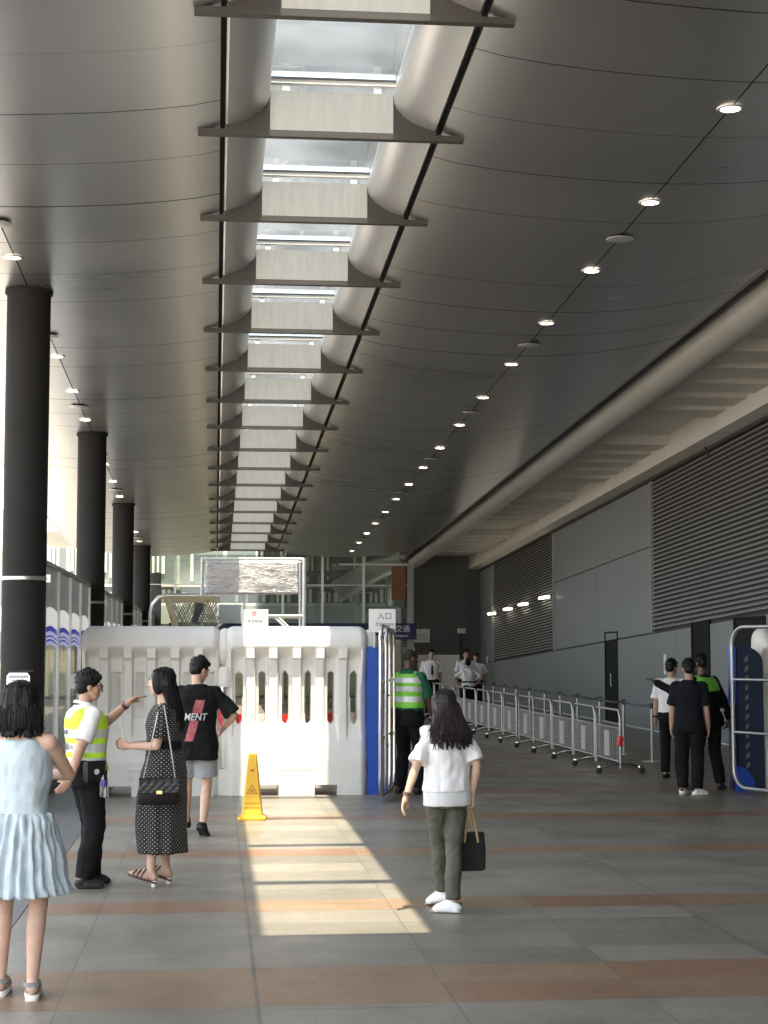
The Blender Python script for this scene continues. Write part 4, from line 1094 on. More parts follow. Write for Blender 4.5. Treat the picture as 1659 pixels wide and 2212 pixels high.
    # ------------------------------------------------ hair
    def short_hair(s,parent,m_='hair_black',thick=1.,spike=.022,seed=1,buzz=False):
        k=s.k; m=MB(); rnd=random.Random(seed)
        if buzz:
            m.ell(s.hp(0,-.014,.036),(.0752*k,.093*k,.081*k),s.HM,n=20,h=12)
        else:
            k=s.k*thick; m.ell(s.hp(0,-.024,.048),(.083*k,.096*k,.086*k),s.HM,n=20,h=12); m.ell(s.hp(0,-.052,-.004),(.074*k,.062*k,.068*k),s.HM,n=18,h=10); k=s.k
            m.ell(s.hp(0,.050,.088),(.064*k,.040*k,.032*k),s.HM)
            for sx in (-1,1): m.ell(s.hp(sx*.070,.006,.036),(.014*k,.030*k,.036*k),s.HM)
            for q in range(90):
                a=rnd.uniform(0,2*math.pi); el=rnd.uniform(.25,1.5); d=Vector((math.cos(a)*math.cos(el),math.sin(a)*math.cos(el),math.sin(el)))
                p=Vector((d.x*.080*thick,d.y*.092*thick-.022,d.z*.083*thick+.048)); l=rnd.uniform(.4,1.1)*spike
                dd=(d+Vector((rnd.uniform(-.5,.5),rnd.uniform(-.2,.7),rnd.uniform(-.1,.5)))).normalized()
                m.sweep(s.hp(*p),.007*k,s.hp(*(p+dd*l)),.003*k,n=6,h=2)
        me=solid(m,[m_],.0055,1,strand=.0014 if not buzz else .0005,seed=seed,name='hair')
        w_=MB()
        if not buzz:
            for q in range(380):
                a=rnd.uniform(0,2*math.pi); el=rnd.uniform(-.35,1.5); d=Vector((math.cos(a)*math.cos(el),math.sin(a)*math.cos(el),math.sin(el)))
                if d.y>.55 and d.z<.55: continue
                p0=Vector((d.x*.078*thick,d.y*.090*thick-.024,d.z*.082*thick+.046)); dd=(d*.8+Vector((rnd.uniform(-.4,.4),rnd.uniform(-.2,.6),rnd.uniform(-.5,.5)))).normalized()
                l=rnd.uniform(.012,.030)
                w_.tube([s.hp(*p0),s.hp(*(p0+dd*l*.6)),s.hp(*(p0+dd*l+Vector((0,.003,-.003))))],[.0022,.0016,.0005],n=4,caps=False)
        return put('hair',join(me,w_),parent)
    def long_hair(s,parent,m_,zend,wide,back,seed=1,ragged=.05,bob=False,front=.0,wave=0.0,fine_=420):
        """hair falling from the crown to height zend (metres)"""
        k=s.k; m=MB(); rnd=random.Random(seed)
        m.ell(s.hp(0,-.018,.040),(.088*k,.104*k,.090*k),s.HM,n=22,h=12); m.ell(s.hp(0,-.035,-.005),(.088*k,.085*k,.092*k),s.HM,n=20,h=12)
        for sx in (-1,1): m.ell(s.hp(sx*.068,.018,.0),(.023*k,.045*k+front,.095*k),s.HM,n=12,h=9)
        top=s.hp(0,-.035,0); n=44
        cx,cy=s.spine(zend).x,s.spine(min(zend,1.38*k)).y
        zl=zend+.035; zs=[top.z+.02-(top.z+.02-zl)*q/7 for q in range(8)]
        rings=[]
        for q,z in enumerate(zs):
            t=q/7; w=.086*k*(1-t)+wide*t if not bob else .088*k+(wide-.088*k)*math.sin(min(1,t*1.25)*math.pi/2)
            d=.080*k*(1-t)+back[0]*t; yc=top.y*(1-t)+(cy-back[1])*t
            xc=top.x*(1-t)+cx*t
            ring=[]
            for i in range(n):
                a=2*math.pi*i/n; fz=.55+.55*max(0,1-t/.5)
                zr=z-(ragged*1.3*noise.noise(Vector((math.cos(a)*9+seed,math.sin(a)*9,seed)))+ragged*.5*noise.noise(Vector((a*9,seed,2)))) *max(0,(t-.7)/.3)
                ring.append(Vector((xc+w*math.cos(a),yc+d*math.sin(a)*(1. if math.sin(a)<0 else fz),zr)))
            rings.append(ring)
        m.loft(rings)
        for q in range(150):
            a=rnd.uniform(math.pi*.92,2.08*math.pi) if not bob else rnd.uniform(0,2*math.pi)
            rr_=rnd.uniform(.55,1.0)
            x=(cx+wide*rr_*math.cos(a)); y=(cy-back[1]+back[0]*rr_*math.sin(a)*(1. if math.sin(a)<0 else .55)); l=rnd.uniform(-.2,1)*ragged; u=rnd.uniform(.10,.26)
            t_=max(0,(top.z-zend-u)/(top.z-zend)); wq=1-(1-t_)*.35
            x0=cx+(x-cx)*wq; y0=top.y*(1-t_)+(cy-back[1])*t_+(y-(cy-back[1]))*wq
            m.sweep((x0,y0,zend+u),.014*k,(x+rnd.uniform(-.014,.014),y+rnd.uniform(-.01,.01),zend-l),.0060*k,n=7,h=2)
        me=solid(m,[m_],.0060,1,strand=.0030,seed=seed,name='hair')
        w_=MB()
        for q in range(fine_):
            a=rnd.uniform(math.pi*.9,2.1*math.pi) if not bob else rnd.uniform(0,2*math.pi)
            r0=rnd.randint(1,4); off=rnd.uniform(.97,1.05); pts=[]
            jx=rnd.uniform(-.012,.012); jy=rnd.uniform(-.010,.010)
            for t_ in range(r0,8):
                n_=len(rings[t_]); c_=sum(rings[t_],Vector())/n_
                p0=rings[t_][int(a/(2*math.pi)*n_)%n_]; f_=(t_-r0)/7
                pts.append(c_+(p0-c_)*off+Vector((jx*f_+rnd.uniform(-.002,.002),jy*f_,0)))
            e_=pts[-1]+Vector((jx*1.2,jy,-rnd.uniform(-.1,1)*ragged*.9)); pts.append(e_)
            w_.tube(pts,[.0020]*(len(pts)-2)+[.0017,.0007],n=4,caps=False)
        for q in range(int(fine_*.25)):      # loose hairs over the crown
            a=rnd.uniform(0,2*math.pi); d=Vector((math.cos(a),math.sin(a),0)); p0=s.hp(d.x*.02,-.02+d.y*.02,.128); p1=s.hp(d.x*.070,-.02+d.y*.08,.100); p2=s.hp(d.x*.094,-.02+d.y*.105,.04)
            w_.tube([p0,p1+Vector((rnd.uniform(-.004,.004),0,rnd.uniform(0,.006))),p2],[.0008,.0013,.0008],n=4,caps=False)
        return put('hair',join(me,w_),parent)
    # ------------------------------------------------ clothes
    def top(s,name,parent,mats,z0,o=.022,sleeve=.6,sr=1.5,flare=1.0,paint=None,wr=.006,neck=1.445,voxel=.010,hemx=0.,sleeves=True,seed=0.,yokes=False):
        k=s.k; m=MB(); b=s.bulk
        zs=[z0,z0+.04*k]; R_=[]
        prof=s.torso(o,z0=.95,z1=neck)
        base=(.168 if s.female else .165)*b
        R_.append(s.ring(z0,(base+o)*k*flare+hemx,(.118*b+o)*k*flare+hemx*.6,-.008*k))
        zz=z0+.10*k
        while zz<.97*k: R_.append(s.ring(zz,(base+o)*k*flare+hemx*.6,(.118*b+o)*k*flare+hemx*.4,-.008*k)); zz+=.10*k
        for z,(rx,ry,dy) in ((1.0,(.152,.108,-.004)),(1.08,(.146 if s.female else .152,.104,0)),(1.17,(.148 if s.female else .158,.110,.004)),(1.26,(.154 if s.female else .170,.120,.006)),(1.34,(.152 if s.female else .172,.112,0)),(1.395,(.128 if s.female else .148,.092,-.006)),(1.43,(.088,.070,-.008)),(1.462,(.062,.060,-.006))):
            if z*k<z0+.05*k or z>neck+.02: continue
            fl=1+(flare-1)*max(0,(1.2-z)/.3) if z<1.2 else 1
            R_.append(s.ring(z*k,(rx*b+o)*k*fl,(ry*b+o)*k*fl,dy*k))
        m.loft(R_)
        if yokes:
            for sx in (-1,1): m.sweep(s.spine(1.385*k)+s.tw@Vector((sx*.065*k,-.004,.012*k)),.066*k,s.spine(1.372*k)+s.tw@Vector((sx*.122*k*b,-.004*k,.006)),.072*k)
        if sleeves:
            for i in (0,1):
                sx=(-1,1)[i]
                m.sweep(s.spine(1.365*k)+s.tw@Vector((sx*.075*k,-.004,.016*k)),.062*k,s.sh[i]+Vector((-sx*.003,0,-.003*k)),.061*k+o*.25)
                ra=(.045 if s.female else .052)*k
                if sleeve<=1: e=s.sh[i].lerp(s.elb[i],sleeve); m.tube([s.sh[i]+Vector((-sx*.006,0,-.012*k)),s.sh[i].lerp(e,.5),e,e+(e-s.sh[i])*.02],[ra*1.22,ra*1.25+.004,ra*sr,ra*sr*.97],n=18)
                else:
                    m.sweep(s.sh[i],ra*1.25,s.elb[i],ra*1.15); w=s.elb[i].lerp(s.wri[i],min(1,sleeve-1)); m.sweep(s.elb[i],ra*1.12,w,ra*.95)
        return put(name,solid(m,mats,voxel,3,wr=wr,paint=paint,seed=seed,name=name),parent)
    def trousers(s,parent,m_,end=1.0,o=.016,ho=None,cut=9.,wr=.005,voxel=.010,seed=3.,name='trousers',hemr=None,top=1.02):
        k=s.k; m=MB()
        ho=o if ho is None else ho
        m.loft([s.ring(z*k,(rx*s.bulk+ho)*k,(ry*s.bulk+ho)*k,dy*k) for z,rx,ry,dy in ((.80,.150,.110,-.010),(.86,.170,.122,-.014),(.92,.172,.122,-.012),(.98,.158,.112,-.006),(top,.152,.108,-.004)) if z<cut])
        for i in (0,1):
            th=(.080+o*.9)*k; kn=(.056+o)*k; an=hemr or (.046+o)*k
            if end<=1:
                e=s.hipj[i].lerp(s.knee[i],end); m.tube([s.hipj[i]+Vector((0,0,.02)),s.hipj[i].lerp(e,.5),e],[th*1.05,th*1.08,th*1.08],n=18)
            else:
                m.sweep(s.hipj[i],th*1.04,s.knee[i],kn); mid=s.knee[i].lerp(s.ank[i],.45)+Vector((0,-.008,0)); e=s.knee[i].lerp(s.ank[i],min(1.1,end-1))
                m.tube([s.knee[i]+Vector((0,0,.03)),mid,e,e+(e-mid)*.01],[kn,(kn*.55+an*.5),an,an*.98],n=18)
        return put(name,solid(m,[m_],voxel,3,wr=wr,wfreq=(10,10,11),seed=seed,name=name),parent)
    def shoes(s,parent,up,sole,o=.010,voxel=.007,tab=None):
        for i in (0,1):
            m=MB(); s.footmesh(m,i,False,o=o,shoe=True)
            a=s.ank[i]; F=s.footmat(i); k=s.k
            P=lambda x,y,z:a+F@Vector((x*k,y*k,z*k))
            Fi=F.inverted()
            for x in (-.02,.02): m.sweep(P(x,-.04,-.060),.022*k,P(x*1.3,.125,-.061),.018*k)
            lim=a.z-.18*k
            me=solid(m,[up,sole],voxel,2,name='shoe',paint=lambda c:1 if (Fi@(c-a)).z<-.054*k else 0)
            # keep the uppers below the ankle
            bm=bmesh.new(); bm.from_mesh(me)
            n_=F@Vector((0,-.35,1)); bmesh.ops.bisect_plane(bm,geom=bm.verts[:]+bm.edges[:]+bm.faces[:],plane_co=P(0,0,.012),plane_no=n_,clear_outer=True)
            bm.to_mesh(me); bm.free()
            # flat tread on the ground
            zmin=min((Fi@(v.co-a)).z for v in me.vertices)
            for v in me.vertices:
                q=Fi@(v.co-a)
                if q.z<-.0735*k: q.z=-.0735*k; v.co=a+F@q
            so_=put('shoe',me,parent)
            if tab:
                t_=MB(); t_.ell(P(0,-.066,-.020),(.020*k,.010*k,.026*k),F,n=12,h=8); put('heel_tab',t_.mesh('heel_tab',tab,smooth=60),so_)
                t_=MB(); t_.loft([[P(x*q,y*q2,z) for x,y in ((-.034,-.074),(.034,-.074),(.046,.10),(.03,.165),(-.03,.165),(-.046,.10))] for z,q,q2 in ((-.074,1.,1.),(-.058,1.02,1.01))]); put('sole',t_.mesh('sole','strap_grey',smooth=50),so_)
def skirt(parent,name,m_,rings,folds=0,amp=0.,n=140,smooth=True,seed=0.,power=1.5,uv=False,thick=.004,fine=0.):
    """open skirt: rings = (centre x, y, z, rx, ry), folds deepen towards the hem"""
    mb=MB(); rows=[]; K=len(rings); sub=7; ys=[]
    for q in range((K-1)*sub+1):
        a=q/sub; i=min(K-2,int(a)); t=a-i
        r0,r1=rings[i],rings[i+1]; t2=t
        r=[r0[j]*(1-t2)+r1[j]*t2 for j in range(5)]
        depth=(q/((K-1)*sub))
        row=[]
        for j in range(n):
            an=2*math.pi*j/n
            f=amp*(depth**power)*(math.sin(folds*an+seed+1.3*math.sin(an*2+seed)+1.1*math.sin(3*depth+an))+.5*math.sin(folds*1.7*an+2.1*depth+seed*2)) if folds else 0
            f+=fine*noise.noise(Vector((math.cos(an)*5+seed,math.sin(an)*5,r[2]*9)))+fine*.6*(1-2*abs(noise.noise(Vector((math.cos(an)*3+r[2]*6,math.sin(an)*3+seed,r[2]*5-math.cos(an)*4)))))
            dz=.010*noise.noise(Vector((math.cos(an)*2+seed,math.sin(an)*2,3)))*depth
            row.append((r[0]+(r[3]+f)*math.cos(an),r[1]+(r[4]+f)*math.sin(an),r[2]+dz))
        rows.append(row)
    mb.loft(rows,caps=False)
    me=mb.mesh(name,m_,smooth=None); me.polygons.foreach_set('use_smooth',[True]*len(me.polygons))
    o=put(name,me,parent); so=o.modifiers.new('solid','SOLIDIFY'); so.thickness=thick; so.offset=0
    return o
def dotuv(o,cx=0,cy=0,rad=.17):
    me=o.data; at=me.attributes.new('dotuv','FLOAT_VECTOR','POINT')
    for i,v in enumerate(me.vertices): at.data[i].vector=(math.atan2(v.co.y-cy,v.co.x-cx)*rad,v.co.z,0)
def join(me,mb):
    n=bpy.data.meshes.new('t'); n.from_pydata(mb.v,[],mb.f)
    bm=bmesh.new(); bm.from_mesh(me); bm.from_mesh(n); bm.to_mesh(me); bm.free(); bpy.data.meshes.remove(n)
    me.polygons.foreach_set('use_smooth',[True]*len(me.polygons)); return me
def person(label,X,Y,heading,group=None):
    return thing('person',label,'person',(X,Y,0.002),-R(heading),group)
def loc2world(X,Y,h,p):
    a=R(h); return Vector((X+p[0]*math.cos(a)+p[1]*math.sin(a),Y-p[0]*math.sin(a)+p[1]*math.cos(a),p[2]+.002))
def w2l(h,dx,dy,z):
    a=R(h); return (dx*math.cos(a)-dy*math.sin(a),dx*math.sin(a)+dy*math.cos(a),z)
def sandal(b,parent,i,heel=0.):
    k=b.k; F=b.footmat(i); a=b.ank[i]; P=lambda x,y,z:a+F@Vector((x*k,y*k,z*k))
    return P
# ---- woman in the pale blue dress
X,Y,h=-1.045,9.15,14
p=person('woman with a black bob in a sleeveless pale blue dress, seen from behind',X,Y,h)
b=Body(1.665,True,feet=[(-.105,.05),(.10,-.02)],wr=[(-.10,.33,1.15),(.03,.35,1.15)],poles=[(-1,.1,-.7),(1,.1,-.7)],head=(R(-6),R(-4),0),lift=(.022,.022),foot_yaw=(R(14),R(18)),hands=[{'palm':(1,0,0),'curl':.7},{'palm':(-1,0,0),'curl':.7}],bulk=1.08,heel=(0,0))
put('body',b.body(.0078,'skin_light'),p)
m=MB(); k=b.k
m.loft([b.ring(z*k,(rx*1.08+.016)*k,(ry*1.08+.016)*k,dy*k) for z,rx,ry,dy in ((.97,.146,.108,-.004),(1.04,.136,.102,0),(1.12,.140,.106,.002),(1.2,.150,.114,.006),(1.28,.152,.116,.004),(1.345,.146,.104,-.002),(1.39,.122,.080,-.006),(1.405,.10,.066,-.006))])
put('bodice',solid(m,['cloth_blue'],.008,3,wr=.009,wfreq=(11,11,5),seed=2.,name='bodice'),p)
sy=b.spine(.98*k).y-.004
skirt(p,'skirt','cloth_blue',[(0,sy,1.005*k,.166*k,.126*k),(0,sy,.94*k,.19*k,.15*k),(0,sy,.82*k,.222*k,.19*k),(0,sy,.68*k,.252*k,.225*k),(0.005,sy,.565*k,.283*k,.255*k)],folds=26,amp=.017,power=.4,seed=1.2,fine=.020)
b.long_hair(p,'hair_black',1.385,.122,(.115,.005),seed=4,ragged=.015,bob=True,front=.01)
for i in (0,1):
    P=sandal(b,p,i); F=b.footmat(i)
    m=MB(); 
    out=[(-.032,-.07),(-.018,-.084),(.018,-.084),(.034,-.07),(.040,.05),(.050,.11),(.042,.165),(.012,.185),(-.026,.178),(-.046,.13),(-.044,.08),(-.036,.0)]
    m.loft([[P(x*.96,y,-.103) for x,y in out],[P(x*1.05,y*1.02,-.098) for x,y in out],[P(x*1.05,y*1.02,-.078) for x,y in out],[P(x,y,-.073) for x,y in out]])
    me=m.mesh('sandal_sole','sole_white',smooth=50)
    so=put('sandal',me,p)
    m=MB()
    m.tube([P(.044*math.cos(a),-.012+.052*math.sin(a),-.012+.018*math.sin(a)) for a in [2*math.pi*q/16 for q in range(16)]],.004,n=6,closed=True)
    def band(y,z,rx,rz,w,n=12,lo=-.07):
        rows=[]
        for q in range(n+1):
            a=math.pi*q/n; rows.append([P(-rx*math.cos(a),y-w,lo+rz*math.sin(a)),P(-rx*math.cos(a),y+w,lo+rz*math.sin(a)*.9),P(-rx*1.08*math.cos(a),y+w,lo+.004+rz*1.05*math.sin(a)*.9),P(-rx*1.08*math.cos(a),y-w,lo+.004+rz*1.05*math.sin(a))])
        m.loft(rows)
    band(.105,0,.045,.058,.026); band(.03,0,.042,.085,.018)
    rows=[]
    for q in range(15):
        a=math.pi*(.0+1.0*q/14); rows.append([P(-.045*math.cos(a),-.005-.055*math.sin(a),-.028),P(-.047*math.cos(a),-.007-.058*math.sin(a),-.004),P(-.050*math.cos(a),-.009-.061*math.sin(a),-.004),P(-.048*math.cos(a),-.007-.058*math.sin(a),-.028)])
    m.loft(rows)
    put('strap',m.mesh('strap','strap_grey',smooth=40),so)
# umbrella hanging in front of her
wl=loc2world(X,Y,h,(-.10,.34,0))
t=thing('folded_umbrella','black folded umbrella standing upright beside the legs of the woman in blue','umbrella',(-1.235,9.42,0.0))
m=MB(); m.lathe([(.004,.0),(.006,.05),(.012,.055),(.014,.10),(.018,.11),(.030,.45),(.034,.62),(.020,.66),(.012,.68)],n=12); m.build('canopy','cloth_black',t,smooth=60)
m=MB(); m.tube([(0,0,.66),(0,0,.90),(0,.02,.96),(0,.06,.975),(0,.09,.94)],.010,n=8); m.build('handle','leather_black',t,smooth=60)
# ---- guard with the yellow vest
X,Y,h=-1.0,13.27,66
p=person('man in a yellow safety vest and glasses, raising one hand towards the barrier',X,Y,h)
k=1.675/1.72
rw=w2l(h,-.27,-.10,.80); 
b=Body(1.66,False,feet=[(-.10,.09),(.10,-.04)],wr=[(-.06,.36,1.41),(.22,-.21,.83)],poles=[(-.7,.6,-1),(.6,-1,.0)],lean=(0,-.02),head=(R(-14),R(-10),0),hands=[{'dir':(.35,.75,.5),'palm':(.3,0,-1),'curl':.35},{'dir':(.0,-.75,-.7),'palm':(-1,0,0),'curl':.25,'thumb':(0,0,1)}],foot_yaw=(R(-8),R(-22)),bulk=1.10,hip=(0,-.0))
put('body',b.body(.0078,'skin_tan'),p); b.face(p); b.short_hair(p,'hair_black',seed=3,spike=.026,thick=1.08)
b.top('shirt',p,'cloth_white',.93,o=.016,sleeve=.80,sr=1.48,wr=.006,seed=1.)
def band(zs):
    def f(c):
        for a,bb in zs:
            if a<c.z<bb: return 1
        return 0
    return f
def vestpaint(bands,yoke=None,mi=2):
    def f(c):
        if yoke and c.z>yoke[0]+yoke[1]*c.x*c.x and c.y<.02: return mi
        for a,bb in bands:
            if a<c.z<bb: return 1
        return 0
    return f
vo=b.top('safety_vest',p,['hivis_yellow','reflective','cloth_white'],.895,o=.030,flare=1.04,wr=.007,neck=1.43,sleeves=False,yokes=True,seed=5.,paint=vestpaint([(1.155,1.222),(1.045,1.11),(.94,1.0)],(1.295,8.)),voxel=.0085)
b.trousers(p,'cloth_black',1.99,o=.032,wr=.007); b.shoes(p,'leather_black','rubber')
m=MB(); nk=b.neck
m.tube([nk+Vector((.068*math.cos(a),-.006+.070*math.sin(a),.008-.018*math.sin(a))) for a in [2*math.pi*q/18 for q in range(18)]],.016,n=8,closed=True); put('collar',m.mesh('collar','cloth_white',smooth=60),p)
m=MB(); m.tube([nk+Vector((.080*math.cos(a),-.006+.083*math.sin(a),-.012-.022*math.sin(a))) for a in [math.pi*(.95+1.1*q/12) for q in range(13)]],.008,n=7); put('lanyard',m.mesh('lanyard','cloth_black',smooth=60),p)
m=MB()
for sx in (-1,1):
    m.tube([b.hp(sx*.031+.024*math.cos(a)*1.0,.101,.012+.018*math.sin(a)) for a in [2*math.pi*q/14 for q in range(14)]],.0028,n=6,closed=True)
    m.tube([b.hp(sx*.055,.100,.018),b.hp(sx*.077,.055,.020),b.hp(sx*.080,-.005,.016)],.0028,n=6)
m.tube([b.hp(-.008,.103,.016),b.hp(.008,.103,.016)],.0025,n=6)
put('glasses',m.mesh('glasses','leather_black'),p)
m=MB(); w,e=b.wri[0],b.elb[0]; fa=(w-e).normalized(); c0=w-fa*.03
u=fa.cross(Vector((0,0,1))).normalized(); v=fa.cross(u)
m.loft([[c0+fa*t+(u*math.cos(q*math.pi/8)+v*math.sin(q*math.pi/8))*.034 for q in range(16)] for t in (-.014,.014)]); put('watch',m.mesh('watch','leather_brown',smooth=40),p)
lo=lettering(p,'港鐵',.060,(0,0,0),m='ink')     # company name printed on the back of the vest
lo.name='vest_print'
def on_back(lo,bd,x,z,off,yaw=0.,o_=.03):
    rg=bd.ring(z,(.150*bd.bulk+o_)*bd.k,(.110*bd.bulk+o_)*bd.k,.0)
    ymin=min(q.y for q in rg); lo.location=(x,ymin-off,z); lo.rotation_euler=(R(90),0,yaw)
on_back(lo,b,-.045,1.078,.010); lo.scale=(1.,1,1)
l2=lettering(p,'MTR',.045,(0,0,0),m='ink_grey'); l2.name='vest_print'; on_back(l2,b,.055,1.078,.008,R(12))
l3=lettering(p,'港鐵',.040,(0,0,0),m='ink'); l3.name='vest_print'; on_back(l3,b,-.03,1.19,.010)
# pouch and bottle on his belt
q=loc2world(X,Y,h,(.215,-.02,.815))
t=thing('belt_pouch','black leather pouch with a pale round emblem on the belt of the yellow vested man','pouch',q,-R(h-8))
m=MB(); m.loft([[(x,y,z) for x,y in rr] for z,rr in ((0,[(-.02,-.06),(.03,-.06),(.03,.06),(-.02,.06)]),(.02,[(-.03,-.075),(.045,-.07),(.045,.07),(-.03,.075)]),(.13,[(-.03,-.075),(.045,-.07),(.045,.07),(-.03,.075)]),(.16,[(-.025,-.07),(.03,-.065),(.03,.065),(-.025,.07)]))]); m.build('body','leather_black',t,smooth=35)
m=MB(); m.prism([(-.075,.09),(.075,.09),(.078,.17),(-.078,.17)],'x',.046,.052); m.build('flap','leather_black',t)
m=MB(); m.prism([(.022*math.cos(R(a)),.085+.022*math.sin(R(a))) for a in range(0,360,30)],'x',.052,.056); m.build('emblem','reflective',t)
q=loc2world(X,Y,h,(.235,.055,.70))
t=thing('water_bottle','clear water bottle with a purple label hanging from the belt of the man in yellow','bottle',q,0)
m=MB(); m.lathe([(.001,.0),(.030,.0),(.032,.01),(.031,.06),(.032,.12),(.030,.15),(.014,.185),(.013,.20)],n=18); m.build('body','bottle_clear',t,smooth=50)
m=MB(); m.lathe([(.033,.085),(.0335,.09),(.0335,.135),(.033,.14)],n=18,caps=False); m.build('label','bottle_purple',t,smooth=50)
m=MB(); m.lathe([(.015,.20),(.016,.205),(.016,.225),(.001,.227)],n=14); m.tube([(0,0,.225),(.01,0,.25),(.0,-.01,.28)],.006,n=6); m.build('cap','bottle_purple',t,smooth=50)
# ---- woman in the dotted dress
X,Y,h=-.40,13.28,-86
p=person('woman in a long black dotted dress with long straight black hair, standing in profile',X,Y,h)
b=Body(1.69,True,feet=[(-.10,.08),(.08,-.02)],wr=[(-.13,.26,1.085),(.10,.29,1.08)],poles=[(-.5,-.6,-1),(.5,-.6,-1)],head=(R(-6),R(-4),0),hands=[{'dir':(.35,1,.1),'palm':(1,0,.2),'curl':1.0,'thumb':(0,0,1)},{'dir':(-.35,1,.1),'palm':(-1,0,.2),'curl':1.0,'thumb':(0,0,1)}],lift=(.045,.045),foot_yaw=(R(6),R(-14)),heel=(R(-18),R(-18)),bulk=1.04)
put('body',b.body(.0078,'skin_light'),p); b.face(p)
o=b.top('dress_top',p,['cloth_dots','cloth_black'],1.06,o=.018,sleeve=.78,sr=1.75,wr=.004,neck=1.44,seed=7.,paint=lambda c:1 if c.z<1.145*b.k and abs(c.x)<.2 and c.y<.16 else 0); dotuv(o)
sy=b.spine(1.0).y
o=skirt(p,'dress_skirt','cloth_dots',[(0,sy,1.10*b.k,.162,.125),(0,sy-.01,1.0*b.k,.185,.150),(0,sy,.88*b.k,.195,.178),(0,sy+.02,.65*b.k,.190,.195),(0,sy+.02,.42*b.k,.188,.195),(0,sy+.005,.255,.196,.192)],folds=7,amp=.008,power=1.0,seed=.5,fine=.006); dotuv(o,0,sy)
b.long_hair(p,'hair_black',1.27,.120,(.075,.075),seed=8,ragged=.08,front=.0)
for i in (0,1):
    P=sandal(b,p,i); m=MB()
    out=[(-.026,-.06),(-.012,-.072),(.012,-.072),(.028,-.06),(.034,.05),(.044,.11),(.036,.155),(.010,.172),(-.024,.165),(-.040,.12),(-.038,.08),(-.030,.0)]
    m.loft([[P(x,y,-.083) for x,y in out],[P(x*1.04,y,-.078) for x,y in out],[P(x,y,-.070) for x,y in out]]); so=put('sandal',m.mesh('sandal','leather_brown',smooth=40),p)
    m=MB()
    for y,rx,rz in ((.12,.044,.048),(.085,.043,.062),(.05,.040,.082)):
        m.tube([P(-rx*math.cos(a),y+.012*math.cos(a*2),-.068+rz*math.sin(a)) for a in [math.pi*q/10 for q in range(11)]],.007,n=6)
    put('strap',m.mesh('strap','leather_brown',smooth=60),so)
    a0=b.ank[i]+b.footmat(i)@Vector((0,-.05*b.k,-.075*b.k))
    m=MB(); m.lathe([(.020,-a0.z+.0),(.021,-.015),(.020,.012)],(a0.x,a0.y,a0.z),14); put('heel',m.mesh('heel','clear_heel',smooth=50),so)
bx,bz=-.425,.655
t=thing('shoulder_bag','black quilted flap bag with gold clasp, hanging by a chain from the dotted dress woman','handbag',(bx,12.99,bz),R(4))
m=MB()
def bagring(z,w,d): return [(-w+.02,-d,z),(w-.02,-d,z),(w,-d+.02,z),(w,d-.02,z),(w-.02,d,z),(-w+.02,d,z),(-w,d-.02,z),(-w,-d+.02,z)]
m.loft([bagring(0,.150,.035),bagring(.012,.160,.045),bagring(.10,.158,.044),bagring(.18,.148,.036),bagring(.19,.142,.026)]); bo=m.build('body','leather_black',t,smooth=50)
mat('leather_quilt',(.013,.012,.012),.35)
m=MB(); n=34
for i in range(n+1):
    for j in range(15):
        x=-.155+.31*i/n; z=.085+.115*j/14
        q1=abs(math.sin((x+z)*55)); q2=abs(math.sin((x-z)*55)); dd=.006*min(q1,q2)**.5
        m.v.append((x,-.046-dd-(.0 if j<11 else -.010*(j-11)),z))
for i in range(n):
    for j in range(14):
        a=i*15+j; m.f.append((a,a+15,a+16,a+1)); m.m.append(0)
fo=m.build('flap','leather_quilt',t,smooth=40); sf_=fo.modifiers.new('s','SOLIDIFY'); sf_.thickness=.006
m=MB(); m.box(-.022,.022,-.062,-.052,.082,.106); m.box(-.012,.006,-.066,-.061,.086,.102); m.build('clasp','gold',t)
m=MB()
sh=b.sh[0]; sw_=loc2world(X,Y,h,(sh.x+.02,sh.y,sh.z+.075)); hang=sw_-Vector((bx,12.99,bz))
for x0 in (-.125,.125):
    m=MB(); A=Vector((x0,-.01,.18)); B=Vector((hang.x+(.012 if x0>0 else -.012),hang.y-.02 if x0<0 else hang.y-.10,hang.z-(.0 if x0<0 else .03)))
    mid=(A+B)/2+Vector((.0,-.10,0)); N_=46
    for q in range(N_):
        f0,f1=q/N_,(q+.86)/N_
        def Bz(t): return A*(1-t)**2+mid*2*t*(1-t)+B*t*t
        m.tube([Bz(f0),Bz((f0+f1)/2)+Vector((.002*(-1)**q,-.002,0)),Bz(f1)],.0052,n=5)
    m.build('chain','galv',t,smooth=60)
# ---- man in the black T-shirt
X,Y,h=-.19,16.72,6
p=person('man in a black printed T-shirt and grey shorts, looking down with his back turned',X,Y,h)
b=Body(1.75,False,feet=[(-.13,.36),(.085,-.06)],wr=[(-.20,.20,1.05),(.25,.22,1.04)],poles=[(-1,-.7,0),(1,-.7,-.1)],head=(R(-42),R(-22),0),hip=(.0,.07),lift=(0,.035),heel=(0,R(38)),foot_yaw=(R(10),R(-18)),bulk=1.04)
put('body',b.body(.008,'skin_light'),p); b.face(p); b.short_hair(p,'hair_black',seed=6,spike=.03)
so=b.top('t_shirt',p,'cloth_black',.74,o=.030,sleeve=.92,sr=1.75,flare=1.06,wr=.009,seed=11.)
b.trousers(p,'cloth_grey',.78,o=.034,ho=.012,wr=.006,name='shorts',top=.985)
m=MB(); hj=b.hipj[1]; kn=b.knee[1]
for dx in (0.,.012):
    m.tube([hj+Vector((.112,-.03+dx,.0)),hj.lerp(kn,.4)+Vector((.118,-.03+dx,0)),hj.lerp(kn,.76)+Vector((.118,-.03+dx,0))],.004,n=6)
put('side_stripe',m.mesh('side_stripe','cloth_white'),p)
b.shoes(p,'canvas_black','rubber')
